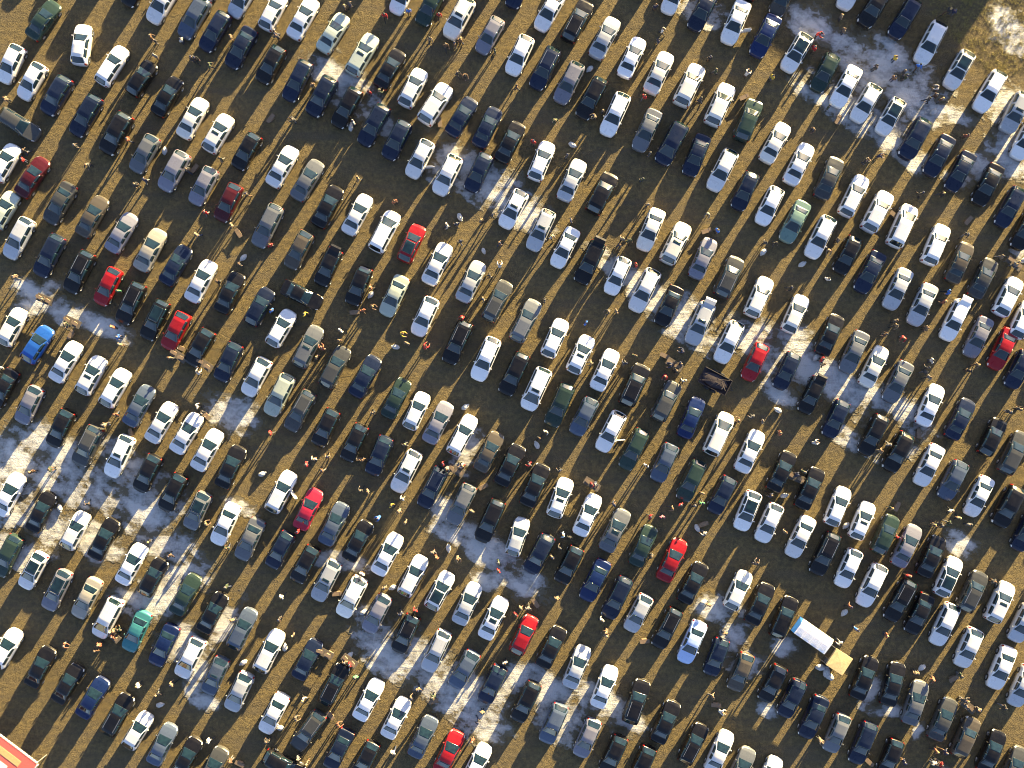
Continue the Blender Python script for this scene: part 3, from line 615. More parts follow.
(-6.69,-7.746,63,'walk','red','charcoal','dark blue','person in red jacket walking upper right of dark navy estate, photo centre'),
(-6.208,-7.991,200,'bend','grey','brown','brown','person in grey jacket bending upper right of dark navy estate, photo centre'),
(-4.817,-7.867,281,'walk','white','black','charcoal','person in white jacket walking below white estate, photo centre'),
(-4.72,-7.94,309,'walk','red','brown','blond','person in red jacket walking below white estate, photo centre'),
(-3.884,-12.266,207,'stand','tan','dark jeans','charcoal','person in tan jacket standing lower right of grey estate, lower centre'),
(-7.601,-16.218,163,'walk','grey','brown','tan','person in grey jacket walking upper right of white estate, lower centre'),
(-7.31,-16.703,59,'stand','orange','brown','blond','person in orange jacket standing upper right of white estate, lower centre'),
(-5.301,-16.703,158,'bend','tan','charcoal','brown','person in tan jacket bending upper right of white hatchback, lower centre'),
(-1.307,-17.187,258,'stand','dark green','dark jeans','grey','person in dark green jacket standing lower left of silver hatchback, lower centre'),
(-1.307,-18.034,233,'stand','red','charcoal','black','person in red jacket standing lower left of silver hatchback, lower centre'),
(-12.805,-12.829,233,'bend','bright blue','charcoal','dark blue','person in bright blue jacket bending upper right of black saloon, lower left'),
(-13.41,-2.784,325,'walk','charcoal','charcoal','tan','person in charcoal jacket walking lower left of dark green saloon, middle left'),
(-20.637,-14.242,281,'walk','red','brown','dark blue','person in red jacket walking lower left of crimson saloon, lower left'),
(-10.264,-5.809,303,'walk','charcoal','grey','blond','person in charcoal jacket walking above white estate, photo centre'),
(-18.373,-8.351,49,'walk','brown','grey','dark blue','person in brown jacket walking above crimson saloon, lower left'),
(3.268,-4.599,199,'walk','white','brown','brown','person in white jacket walking lower left of dark green estate, photo centre'),
(2.663,-5.204,201,'walk','black','black','brown','person in black jacket walking lower left of dark green estate, photo centre'),
(1.694,-7.746,292,'walk','red','grey','grey','person in red jacket walking right of black saloon, photo centre'),
(7.746,-9.683,224,'walk','red','grey','charcoal','person in red jacket walking above white saloon, lower centre'),
(8.085,-9.513,192,'bend','dark blue','grey','grey','person in dark blue jacket bending above white saloon, lower centre'),
(12.951,-7.867,32,'stand','white','brown','black','person in white jacket standing lower right of dark green estate, middle right'),
(9.804,-11.619,49,'walk','dark blue','brown','dark blue','person in dark blue jacket walking above grey saloon, lower centre'),
(13.314,-12.829,98,'walk','red','charcoal','dark blue','person in red jacket walking above dark green saloon, lower right'),
(14.524,-12.829,163,'walk','pink','charcoal','black','person in pink jacket walking upper right of dark green saloon, lower right'),
(15.492,-11.982,253,'walk','tan','charcoal','brown','person in tan jacket walking lower left of dark green estate, lower right'),
(16.276,-11.631,150,'stand','red','dark jeans','grey','person in red jacket standing lower left of dark green estate, lower right'),
(17.613,-11.699,324,'stand','black','brown','grey','person in black jacket standing below dark green estate, lower right'),
(18.373,-11.522,356,'walk','green','charcoal','dark blue','person in green jacket walking left of dark navy hatchback, lower right'),
(18.397,-10.53,194,'stand','tan','brown','tan','person in tan jacket standing lower right of dark green estate, lower right'),
(18.591,-14.451,309,'walk','white','grey','grey','person in white jacket walking lower left of dark navy hatchback, lower right'),
(4.962,-14.524,253,'walk','pale blue','dark jeans','blond','person in pale blue jacket walking above black hatchback, lower centre'),
(5.568,-14.766,182,'walk','black','black','black','person in black jacket walking above black hatchback, lower centre'),
(3.873,-16.703,47,'stand','tan','black','dark blue','person in tan jacket standing right of dark navy SUV, lower centre'),
(22.028,-3.631,308,'bend','brown','charcoal','blond','person in brown jacket bending upper right of cream minivan, middle right'),
(23.238,-3.147,312,'walk','grey','charcoal','charcoal','person in grey jacket walking above white saloon, middle right'),
(24.207,-3.631,95,'stand','grey','brown','black','person in grey jacket standing above white saloon, middle right'),
(23.48,-17.429,29,'bend','charcoal','dark jeans','brown','person in charcoal jacket bending upper right of cream hatchback, lower right'),
(13.639,-16.576,264,'bend','charcoal','charcoal','black','person in charcoal jacket bending lower right of dark green saloon, lower right'),
(4.648,-8.342,329,'walk','charcoal','black','dark blue','person in charcoal jacket walking above white hatchback, lower centre'),
(4.599,-15.855,29,'walk','charcoal','black','charcoal','person in charcoal jacket walking upper left of black hatchback, lower centre'),
(25.877,-4.72,266,'stand','orange','charcoal','tan','person in orange jacket standing upper right of white saloon, middle right'),
(29.145,-5.689,74,'bend','white','grey','grey','person in white jacket bending lower left of dark navy hatchback, middle right'),
(28.176,-8.472,33,'stand','dark green','dark jeans','grey','person in dark green jacket standing above black saloon, lower right'),
(27.45,-8.714,107,'walk','dark blue','grey','dark blue','person in dark blue jacket walking right of black saloon, lower right'),
(26.361,-14.282,49,'stand','tan','dark jeans','brown','person in tan jacket standing left of white saloon, lower right'),
(36.649,-11.982,219,'stand','dark green','charcoal','blond','person in dark green jacket standing above dark green hatchback, lower far right'),
(37.311,-14.849,16,'walk','red','charcoal','dark blue','person in red jacket walking right of dark green hatchback, lower far right'),
(40.764,-13.556,163,'walk','black','brown','blond','person in black jacket walking above black saloon, lower far right'),
(42.216,-13.435,282,'walk','dark green','grey','black','person in dark green jacket walking upper right of black saloon, lower far right'),
(43.16,-12.902,171,'walk','tan','black','blond','person in tan jacket walking lower left of white saloon, lower far right'),
(42.41,-12.224,156,'walk','white','black','brown','person in white jacket walking below slate blue hatchback, lower far right'),
(44.153,-13.556,178,'stand','grey','charcoal','black','person in grey jacket standing below white saloon, lower far right'),
(35.593,-6.492,66,'walk','tan','grey','brown','person in tan jacket walking below black estate, middle far right'),
(36.367,-5.814,149,'walk','grey','grey','grey','person in grey jacket walking upper left of black SUV, middle far right'),
(48.026,-2.663,222,'stand','charcoal','dark jeans','grey','person in charcoal jacket standing upper right of black hatchback, middle far right'),
(49.236,-2.3,89,'bend','black','black','blond','person in black jacket bending below dark navy hatchback, middle far right'),
(48.97,-2.421,34,'stand','charcoal','black','blond','person in charcoal jacket standing below dark navy hatchback, middle far right'),
(25.041,-10.748,295,'walk','dark blue','brown','tan','person in dark blue jacket walking lower left of black saloon, lower right'),
(41.466,-13.628,275,'walk','charcoal','charcoal','grey','person in charcoal jacket walking above black saloon, lower far right'),
(-43.402,-25.175,110,'bend','orange','grey','grey','person in orange jacket bending upper right of black saloon, bottom far left'),
(-38.561,-24.4,41,'walk','orange','charcoal','grey','person in orange jacket walking below white minivan, lower far left'),
(-38.431,-23.863,234,'walk','tan','dark jeans','brown','person in tan jacket walking lower right of white minivan, lower far left'),
(-39.837,-25.148,221,'stand','orange','brown','tan','person in orange jacket standing below white minivan, bottom far left'),
(-40.134,-25.732,352,'walk','brown','brown','tan','person in brown jacket walking below white minivan, bottom far left'),
(-36.14,-29.12,64,'stand','white','charcoal','blond','person in white jacket standing upper right of black estate, bottom far left'),
(-34.325,-29.968,140,'walk','black','grey','blond','person in black jacket walking upper right of white hatchback, bottom far left'),
(-32.872,-28.999,49,'walk','tan','black','dark blue','person in tan jacket walking lower left of white SUV, bottom left'),
(-29.29,-34.446,246,'walk','white','charcoal','grey','person in white jacket walking above dark grey saloon, bottom left'),
(-27.547,-19.559,274,'walk','dark green','dark jeans','grey','person in dark green jacket walking upper right of black saloon, lower left'),
(-27.029,-22.785,182,'stand','tan','dark jeans','brown','person in tan jacket standing upper left of slate blue estate, lower left'),
(-27.169,-36.337,239,'stand','brown','grey','brown','person in brown jacket standing upper right of dark grey saloon, bottom left'),
(-38.027,-23.912,346,'bend','dark green','grey','black','person in dark green jacket bending lower right of white minivan, lower far left'),
(-22.246,-20.527,211,'walk','white','charcoal','tan','person in white jacket walking lower left of black hatchback, lower left'),
(-22.488,-22.706,115,'stand','charcoal','charcoal','dark blue','person in charcoal jacket standing above white estate, lower left'),
(-21.157,-24.279,299,'stand','tan','black','blond','person in tan jacket standing upper left of dark navy saloon, lower left'),
(-16.099,-26.874,325,'walk','tan','charcoal','grey','person in tan jacket walking upper right of black estate, bottom left'),
(-15.664,-27.093,250,'stand','red','grey','dark blue','person in red jacket standing upper right of black estate, bottom left'),
(-15.105,-28.273,184,'stand','green','black','grey','person in green jacket standing right of black estate, bottom left'),
(-20.188,-30.452,103,'walk','white','black','blond','person in white jacket walking above dark grey estate, bottom left'),
(-21.035,-32.388,74,'bend','tan','dark jeans','charcoal','person in tan jacket bending upper left of dark grey estate, bottom left'),
(-23.71,-34.468,31,'stand','black','black','charcoal','person in black jacket standing below white saloon, bottom left'),
(-16.926,-32.989,66,'bend','orange','black','brown','person in orange jacket bending above dark navy saloon, bottom left'),
(-9.719,-30.331,46,'walk','tan','black','dark blue','person in tan jacket walking upper right of white saloon, bottom centre'),
(-9.053,-29.484,152,'walk','tan','black','dark blue','person in tan jacket and dark blue hat walking upper right of white saloon, bottom centre'),
(-7.48,-30.21,267,'bend','dark green','grey','charcoal','person in dark green jacket bending lower left of slate blue hatchback, bottom centre'),
(-2.881,-31.662,182,'stand','tan','charcoal','tan','person in tan jacket standing below dark navy hatchback, bottom centre'),
(-3.244,-32.63,300,'walk','charcoal','dark jeans','dark blue','person in charcoal jacket walking below dark navy hatchback, bottom centre'),
(-3.849,-34.446,140,'stand','orange','brown','tan','person in orange jacket standing above white hatchback, bottom centre'),
(-11.474,-35.535,193,'walk','white','dark jeans','charcoal','person in white jacket walking right of black hatchback, bottom centre'),
(-20.672,-36.14,74,'stand','grey','black','blond','person in grey jacket standing upper right of black estate, bottom left'),
(-19.825,-36.624,118,'stand','tan','brown','blond','person in tan jacket standing right of black estate, bottom left'),
(-14.493,-18.356,29,'stand','white','brown','black','person in white jacket standing upper right of cream SUV, lower left'),
(-12.321,-19.68,336,'stand','tan','dark jeans','dark blue','person in tan jacket standing above mauve grey hatchback, lower left'),
(-9.334,-21.885,15,'walk','red','black','black','person in red jacket walking upper right of black hatchback, lower centre'),
(-10.712,-22.192,305,'walk','dark blue','grey','dark blue','person in dark blue jacket walking above black hatchback, lower centre'),
(-0.692,-26.915,337,'stand','white','charcoal','brown','person in white jacket standing upper right of dark navy hatchback, bottom centre'),
(0.847,-21.616,225,'walk','tan','brown','charcoal','person in tan jacket walking above red hatchback, lower centre'),
(0.363,-22.222,225,'stand','red','charcoal','charcoal','person in red jacket standing above red hatchback, lower centre'),
(1.552,-21.633,166,'walk','grey','charcoal','black','person in grey jacket walking above red hatchback, lower centre'),
(4.357,-20.648,173,'walk','tan','charcoal','blond','person in tan jacket walking below black hatchback, lower centre'),
(9.077,-24.279,34,'stand','tan','brown','grey','person in tan jacket standing below dark navy estate, lower centre'),
(9.198,-23.795,230,'bend','brown','brown','tan','person in brown jacket bending below dark navy estate, lower centre'),
(8.672,-22.792,30,'walk','white','black','tan','person in white jacket walking lower left of dark navy estate, lower centre'),
(19.002,-21.302,177,'walk','tan','charcoal','tan','person in tan jacket walking lower right of black saloon, lower right'),
(19.365,-30.21,68,'walk','tan','grey','black','person in tan jacket walking below dark navy hatchback, bottom right'),
(20.091,-31.662,96,'bend','white','grey','blond','person in white jacket bending above white saloon, bottom right'),
(20.579,-24.062,167,'stand','tan','dark jeans','black','person in tan jacket standing above dark navy hatchback, lower right'),
(32.655,-21.495,36,'walk','orange','black','dark blue','person in orange jacket walking lower left of white estate, lower right'),
(33.26,-23.674,39,'stand','bright blue','dark jeans','black','person in bright blue jacket standing below white estate, lower far right'),
(36.165,-24.279,92,'stand','orange','dark jeans','blond','person in orange jacket standing lower left of black estate, lower far right'),
(31.686,-25.005,314,'walk','white','grey','charcoal','person in white jacket walking upper left of black saloon, bottom right'),
(39.069,-27.91,352,'stand','tan','charcoal','charcoal','person in tan jacket standing upper right of black saloon, bottom far right'),
(40.764,-28.394,216,'bend','orange','black','brown','person in orange jacket bending upper right of grey saloon, bottom far right'),
(43.306,-28.152,84,'stand','dark green','grey','charcoal','person in dark green jacket standing below white hatchback, bottom far right'),
(43.911,-31.178,71,'stand','grey','charcoal','black','person in grey jacket standing upper right of dark grey saloon, bottom far right'),
(44.879,-31.42,91,'stand','charcoal','charcoal','brown','person in charcoal jacket standing above bronze brown SUV, bottom far right'),
(45.074,-31.405,179,'stand','tan','black','dark blue','person in tan jacket standing upper right of bronze brown SUV, bottom far right'),
(43.604,-30.571,84,'bend','charcoal','grey','blond','person in charcoal jacket bending upper right of dark grey saloon, bottom far right'),
(47.587,-31.229,268,'walk','charcoal','grey','charcoal','person in charcoal jacket walking lower left of silver saloon, bottom far right'),
(41.006,-35.414,219,'walk','orange','charcoal','blond','person in orange jacket walking below dark grey saloon, bottom far right'),
(41.829,-35.535,81,'walk','dark blue','brown','grey','person in dark blue jacket walking lower left of bronze brown SUV, bottom far right'),
(41.49,-36.746,282,'walk','red','grey','charcoal','person in red jacket walking lower left of bronze brown SUV, bottom far right'),
(40.764,-36.624,146,'stand','white','dark jeans','black','person in white jacket standing lower left of bronze brown SUV, bottom far right'),
(29.75,-34.325,151,'bend','tan','charcoal','tan','person in tan jacket bending left of grey hatchback, bottom right'),
(37.859,-36.503,82,'stand','dark blue','brown','dark blue','person in dark blue jacket standing right of black hatchback, bottom far right'),
(46.474,-19.025,137,'stand','charcoal','brown','brown','person in charcoal jacket standing above white SUV, lower far right'),
(38.286,-18.49,184,'stand','red','brown','tan','person in red jacket standing above black estate, lower far right'),
]
TABLE_ROWS = [
(-45.286,8.194,-0.41,0,'dark folding table set up below dark navy estate, upper far left'),
(-42.619,6.012,-0.44,0,'dark folding table set up above white saloon, middle far left'),
(-32.316,2.739,-0.6,0,'dark folding table set up left of black hatchback, middle left'),
(-29.771,1.891,-0.62,0,'dark folding table set up below black hatchback, middle left'),
(-18.15,-26.099,-0.47,0,'dark folding table set up right of dark navy saloon, bottom left'),
(-15.734,-26.861,-0.63,0,'dark folding table set up upper right of black estate, bottom left'),
(-5.43,-8.364,-0.5,0,'dark folding table set up upper right of dark navy estate, lower centre'),
(7.758,-9.697,-0.58,0,'dark folding table set up above white saloon, lower centre'),
(27.613,-9.091,-0.4,0,'dark folding table set up lower right of black saloon, lower right'),
(41.553,-37.044,-0.61,0,'dark folding table set up lower left of bronze brown SUV, bottom far right'),
(44.22,-31.225,-0.71,0,'dark folding table set up upper right of dark grey saloon, bottom far right'),
(-38.719,-24.338,-0.76,0,'dark folding table set up below white minivan, lower far left'),
(15.758,1.891,-0.56,0,'dark folding table set up above dark grey SUV, middle right'),
(48.705,11.709,-0.69,0,'dark folding table set up above white hatchback, upper far right'),
]
BOX_ROWS = [
(-30.895,20.978,0,0.89,1.1,'cardboard box on the ground upper left of mauve grey hatchback, upper left'),
(-23.488,25.852,0,0.91,1.1,'cardboard box on the ground upper right of black hatchback, top left'),
(-7.042,25.486,0,4.79,1.1,'cardboard box on the ground below white SUV, top centre'),
(22.589,27.926,0,0.43,1.1,'cardboard box on the ground above dark green SUV, top right'),
(31.772,25.73,0,1.09,1.1,'cardboard box on the ground below white saloon, top right'),
(-26.631,14.692,0,5.28,1.1,'cardboard box on the ground left of grey estate, upper left'),
(-32.286,3.506,0,2.72,1.1,'cardboard box on the ground below red hatchback, middle left'),
(-42.956,4.824,0,1.09,1.1,'cardboard box on the ground above white saloon, middle far left'),
(-15.319,6.982,0,0.08,1.1,'cardboard box on the ground below black hatchback, middle left'),
(18.923,14.903,0,0.34,1.1,'cardboard box on the ground above mauve grey saloon, upper right'),
(14.863,2.753,0,2.7,1.1,'cardboard box on the ground upper right of black SUV, middle right'),
(37.2,16.478,0,2.44,1.1,'cardboard box on the ground upper left of white minivan, upper far right'),
(44.442,15.91,0,4.01,1.1,'cardboard box on the ground lower left of black saloon, upper far right'),
(-29.831,-3.019,0,2.33,1.1,'cardboard box on the ground upper right of white saloon, middle left'),
(-37.152,-4.818,0,4.79,1.1,'cardboard box on the ground upper right of white estate, middle far left'),
(-14.814,-7.321,0,3.12,0.8,'small cardboard box on the ground below black hatchback, middle left'),
(-4.971,-8.528,0,4.24,1.1,'cardboard box on the ground above grey estate, lower centre'),
(-2.778,-9.99,0,0.5,1.1,'cardboard box on the ground upper right of grey estate, lower centre'),
(18.639,-13.645,0,0.32,1.1,'cardboard box on the ground lower left of dark navy hatchback, lower right'),
(37.498,-11.939,0,1.13,1.1,'cardboard box on the ground above dark green hatchback, lower far right'),
(39.602,-4.811,0,4.67,1.1,'cardboard box on the ground upper right of black SUV, middle far right'),
(-26.509,-36.986,0,5.82,1.1,'cardboard box on the ground right of dark grey saloon, bottom left'),
(-17.762,-26.266,0,5.72,1.1,'cardboard box on the ground right of dark navy saloon, bottom left'),
(-17.698,-32.268,0,2.31,1.1,'cardboard box on the ground upper right of dark grey estate, bottom left'),
(-7.651,-30.895,0,0.25,1.1,'cardboard box on the ground above slate blue saloon, bottom centre'),
(-17.031,-20.418,0,3.23,1.1,'cardboard box on the ground left of cream SUV, lower left'),
(2.29,-21.344,0,2.19,1.1,'cardboard box on the ground above red hatchback, lower centre'),
(12.914,-25.047,0,0.09,1.1,'cardboard box on the ground lower left of black estate, bottom right'),
(19.858,-31.261,0,3.05,1.1,'cardboard box on the ground lower left of bronze brown hatchback, bottom right'),
(42.98,-28.702,0,3.66,1.1,'cardboard box on the ground lower left of white hatchback, bottom far right'),
(34.791,-36.832,0,2.43,1.1,'cardboard box on the ground below dark navy estate, bottom far right'),
(-45.745,8.393,0.738,-0.58,0.8,'cardboard box on left of table below dark navy estate, upper far left'),
(-44.965,8.054,0.738,-0.58,0.8,'cardboard box on right of table below dark navy estate, upper far left'),
(-43.071,6.225,0.738,-0.67,0.8,'cardboard box on left of table above white saloon, middle far left'),
(-42.302,5.863,0.738,-0.63,0.8,'cardboard box on right of table above white saloon, middle far left'),
(-32.729,3.021,0.738,-0.55,0.8,'cardboard box on left of table left of black hatchback, middle left'),
(-32.027,2.541,0.738,-0.41,0.8,'cardboard box on right of table left of black hatchback, middle left'),
(-30.178,2.182,0.738,-0.41,0.8,'cardboard box on left of table below black hatchback, middle left'),
(-29.486,1.688,0.738,-0.64,0.8,'cardboard box on right of table below black hatchback, middle left'),
(-18.596,-25.873,0.738,-0.29,0.8,'cardboard box on left of table right of dark navy saloon, bottom left'),
(-17.838,-26.258,0.738,-0.52,0.8,'cardboard box on right of table right of dark navy saloon, bottom left'),
(-16.138,-26.566,0.738,-0.81,0.8,'cardboard box on left of table upper right of black estate, bottom left'),
(-15.451,-27.067,0.738,-0.91,0.8,'cardboard box on right of table upper right of black estate, bottom left'),
(-5.869,-8.124,0.738,-0.8,0.8,'cardboard box on left of table upper right of dark navy estate, lower centre'),
(-5.123,-8.532,0.738,-0.54,0.8,'cardboard box on right of table upper right of dark navy estate, lower centre'),
(7.34,-9.423,0.738,-0.75,0.8,'cardboard box on left of table above white saloon, lower centre'),
(8.051,-9.889,0.738,-0.36,0.8,'cardboard box on right of table above white saloon, lower centre'),
(27.152,-8.896,0.738,-0.61,0.8,'cardboard box on left of table lower right of black saloon, lower right'),
(27.935,-9.227,0.738,-0.56,0.8,'cardboard box on right of table lower right of black saloon, lower right'),
(41.143,-36.758,0.738,-0.53,0.8,'cardboard box on left of table lower left of bronze brown SUV, bottom far right'),
(41.84,-37.245,0.738,-0.62,0.8,'cardboard box on right of table lower left of bronze brown SUV, bottom far right'),
(43.841,-30.899,0.738,-0.71,0.8,'cardboard box on left of table upper right of dark grey saloon, bottom far right'),
(44.485,-31.453,0.738,-0.87,0.8,'cardboard box on right of table upper right of dark grey saloon, bottom far right'),
(-39.081,-23.994,0.738,-0.74,0.8,'cardboard box on left of table below white minivan, lower far left'),
(-38.465,-24.579,0.738,-0.75,0.8,'cardboard box on right of table below white minivan, lower far left'),
(15.334,2.157,0.738,-0.41,0.8,'cardboard box on left of table above dark grey SUV, middle right'),
(16.055,1.705,0.738,-0.28,0.8,'cardboard box on right of table above dark grey SUV, middle right'),
(48.319,12.027,0.738,-0.58,0.8,'cardboard box on left of table above white hatchback, upper far right'),
(48.975,11.486,0.738,-0.42,0.8,'cardboard box on right of table above white hatchback, upper far right'),
]
SACK_ROWS = [
(-33.853,22.707,1.46,1.15,'white sack lying upper left of mauve grey SUV, upper far left'),
(-15.707,25.024,1.53,1.15,'white sack lying below black estate, top left'),
(7.596,30.737,3.87,1.15,'white sack lying upper right of mauve grey estate, top centre'),
(5.854,23.317,5.8,1.15,'white sack lying above silver saloon, upper centre'),
(41.072,26.487,0.73,1.15,'white sack lying upper right of dark navy SUV, top far right'),
(-26.17,12.341,3.94,1.15,'white sack lying above black saloon, upper left'),
(-5.097,16.292,5.15,1.15,'white sack lying below white SUV, upper centre'),
(-2.78,13,5.09,0.9,'small white sack lying above silver saloon, upper centre'),
(-13.756,8.731,4.06,1.15,'white sack lying lower right of black hatchback, upper left'),
(-11.317,3.61,2.97,1.15,'white sack lying lower left of white hatchback, photo centre'),
(24.512,12.878,3.96,1.15,'white sack lying above cream SUV, upper right'),
(28.268,11.658,0.52,1.15,'white sack lying lower left of white estate, upper right'),
(49.95,12.073,3.6,1.15,'white sack lying below black saloon, upper far right'),
(29.684,2.628,4,1.15,'white sack lying lower left of black saloon, middle right'),
(-44.096,-12.073,4.98,1.15,'white sack lying right of black saloon, lower far left'),
(-24.365,-8.78,0.38,1.15,'white sack lying upper left of white estate, lower left'),
(-4.583,-2.268,0.61,1.15,'white sack lying above white estate, photo centre'),
(-6.195,-15.975,4.84,1.15,'white sack lying above white hatchback, lower centre'),
(2.439,-5.975,2.01,1.15,'white sack lying upper right of black saloon, photo centre'),
(18.048,-14.024,5.2,1.15,'white sack lying lower left of dark navy hatchback, lower right'),
(25.951,-2.561,2.63,1.15,'white sack lying lower left of black hatchback, middle right'),
(32.585,-13.78,3.83,1.15,'white sack lying left of white hatchback, lower right'),
(26.507,-10.882,0.25,1.15,'white sack lying below black saloon, lower right'),
(-34.341,-31.292,0.24,1.15,'white sack lying upper right of white hatchback, bottom far left'),
(-26.17,-27.146,3.66,1.15,'white sack lying lower left of white estate, bottom left'),
(-22.139,-25.698,1.5,1.15,'white sack lying right of white estate, bottom left'),
(-22.584,-33.525,3.15,1.15,'white sack lying lower right of white saloon, bottom left'),
(-14.5,-22.261,0.43,1.15,'white sack lying left of mauve grey hatchback, lower left'),
(-11.592,-19.829,3.53,1.15,'white sack lying lower left of white estate, lower centre'),
(-15.853,-26.487,0.83,1.15,'white sack lying upper right of black estate, bottom left'),
(18.658,-21.292,0.41,1.15,'white sack lying lower right of black saloon, lower right'),
(32.414,-22.268,3.9,1.15,'white sack lying lower left of white estate, lower right'),
(39.975,-27.633,3.74,1.15,'white sack lying upper right of black saloon, bottom far right'),
(30.048,-27.609,0,1.5,'leftmost of the white sacks heaped below the yellow canopy'),
(30.633,-28.097,1.3,1.5,'middle one of the white sacks heaped below the yellow canopy'),
(30.926,-28.487,2.6,1.5,'rightmost of the white sacks heaped below the yellow canopy'),
]
# x, y, rx, ry, angle
SNOW_PATCHES = [
(-16.309,28.906,4.76,1.93,-0.73),
(-13.672,26.562,3.17,1.36,-1.05),
(-6.055,21.387,2.04,2.49,-0),
(-2.637,19.922,6.23,2.27,-0.58),
(0.781,16.797,3.96,1.59,-0.58),
(11.035,10.938,4.3,1.47,-0.58),
(14.941,8.008,5.1,1.93,-0.58),
(17.383,5.469,3.96,1.59,-0.58),
(23.73,3.809,3.62,1.81,-0.58),
(28.125,2.344,5.44,2.49,-0.58),
(32.031,-0.098,5.66,2.04,-0.58),
(36.914,-2.051,4.76,1.47,-0.58),
(33.008,-5.469,3.17,1.02,-0.58),
(25.977,-0.977,1.81,1.13,-0.35),
(38.379,-6.25,1.36,0.79,-0.52),
(18.555,36.133,2.95,1.25,-0.35),
(29.297,34.961,2.72,1.7,-0.61),
(36.426,30.469,5.44,3.17,-0.61),
(33.008,32.422,3.4,1.36,-0.7),
(31.836,27.344,5.44,1.47,-0.61),
(36.133,24.805,5.1,1.93,-0.61),
(40.332,25.977,2.27,1.02,-0),
(38.379,22.07,2.83,1.02,-0.61),
(42.285,26.27,2.95,0.91,-0.17),
(48.242,26.953,2.72,2.04,-0),
(48.828,22.852,2.49,2.95,-0),
(45.898,21.094,2.49,1.59,-0),
(43.555,20.117,1.81,1.13,-0),
(48.633,34.57,1.7,2.72,0.44),
(-46.875,8.984,2.27,0.91,-0.35),
(-43.652,7.031,3.62,1.13,-0.44),
(-40.039,5.664,3.17,1.02,-0.35),
(-46.289,8.203,2.49,1.13,0.7),
(-48.828,-8.398,2.72,3.4,-0.35),
(-45.312,-6.445,4.08,2.27,-0.58),
(-43.945,-9.375,4.53,1.81,-0.58),
(-40.234,-10.547,4.76,1.81,-0.58),
(-37.109,-9.375,5.66,2.49,-0.58),
(-35.547,-13.281,4.08,2.04,-0.58),
(-33.203,-15.723,3.85,2.04,-0.58),
(-27.539,-2.734,2.72,2.27,-0.52),
(-48.242,-16.406,2.95,1.59,-0.35),
(-41.016,-15.234,3.4,1.81,-0.58),
(-26.562,-12.109,1.81,0.91,-0.35),
(-37.305,-8.398,2.49,1.59,-0),
(-31.934,-18.164,2.49,1.36,-0.58),
(-46.094,-13.281,3.4,1.59,-0.58),
(-49.023,-12.793,2.04,1.36,-0),
(-35.547,-21.094,3.4,2.04,-0),
(-33.594,-19.922,2.27,2.04,-0),
(-32.227,-25.488,2.04,2.27,0.7),
(-30.957,-28.418,1.36,2.04,-0),
(-29.98,-31.055,1.47,0.91,-0),
(-28.32,-23.535,1.13,2.95,-0.61),
(-4.59,-6.641,1.36,2.27,-0.52),
(-6.836,-12.5,1.36,1.81,-0),
(-5.859,-14.746,2.27,0.91,-0.35),
(-2.637,-16.016,3.17,1.7,-0.58),
(1.172,-19.336,2.49,1.7,-0.58),
(-1.953,-19.141,2.04,1.02,-0),
(-16.797,-17.383,2.95,0.91,-0.17),
(-13.477,-23.242,2.72,1.81,-0),
(-11.719,-26.758,3.4,2.04,-0.58),
(-8.496,-26.465,2.95,1.81,-0.58),
(-7.031,-30.078,2.83,1.59,-0.58),
(-4.102,-29.883,3.4,2.27,-0.58),
(-2.93,-33.008,2.72,2.27,-0.58),
(0.098,-28.906,1.59,1.59,-0),
(3.516,-29.883,2.27,2.04,-0.58),
(4.883,-33.008,2.72,2.04,-0.58),
(8.594,-31.055,2.72,1.47,-0.58),
(10.742,-32.422,2.27,1.59,-0.58),
(19.922,-22.07,2.27,1.36,-0),
(21.68,-24.805,1.47,2.72,-0.44),
(22.754,-27.344,1.59,1.36,-0),
(25,-31.641,1.13,1.02,-0),
(36.719,-31.934,1.59,0.68,-0),
(39.648,-33.789,0.45,1.02,-0.52),
(43.945,-15.82,2.15,1.02,-0.44),
(26.758,-25.586,1.25,1.02,-0),
(49.609,13.086,1.02,1.47,-0),
(25.195,-29.883,0.91,1.36,-0),
(34.961,-29.883,0.91,1.59,-0.52),
]

COLOURS = {
 'w': (.62, .62, .64), 'W': (.62, .595, .55), 's': (.33, .35, .39), 'L': (.150, .155, .20), 'g': (.10, .11, .13),
 'd': (.042, .045, .049), 'k': (.006, .006, .008), 'n': (.007, .012, .032), 'b': (.012, .062, .27), 'i': (.33, .43, .66),
 'r': (.21, .008, .013), 'm': (.055, .008, .012), 'c': (.25, .014, .035), 'e': (.23, .22, .20), 'o': (.060, .053, .045),
 't': (.028, .125, .145), 'T': (.12, .19, .175), 'G': (.32, .36, .32), 'B': (.006, .015, .065), 'f': (.018, .034, .030), 'l': (.055, .075, .12)}
CLOTH = {'black': (.012, .012, .014), 'dark blue': (.015, .022, .06), 'grey': (.11, .11, .12), 'brown': (.09, .05, .028),
 'tan': (.15, .11, .075), 'white': (.42, .41, .40), 'red': (.30, .010, .015), 'orange': (.20, .062, .035), 'bright blue': (.03, .13, .5),
 'yellow': (.42, .31, .04), 'green': (.05, .22, .10), 'pink': (.42, .12, .18), 'pale blue': (.35, .52, .68),
 'charcoal': (.035, .036, .04), 'dark green': (.03, .045, .025), 'dark jeans': (.03, .04, .08), 'blond': (.35, .24, .11)}

# ------------------------------------------------------------------ helpers
KIDS = {}                       # parent name -> its children, kept here because Object.children is slow
def children_of(o): return KIDS.get(o.name, [])
def set_parent(o, p):
    o.parent = p; KIDS.setdefault(p.name, []).append(o)

def link(name, mesh, parent=None, mat=None):
    o = bpy.data.objects.new(name, mesh); col.objects.link(o)
    if parent is not None: set_parent(o, parent)
    if mat is not None and mesh is not None and not mesh.materials: mesh.materials.append(mat)
    return o

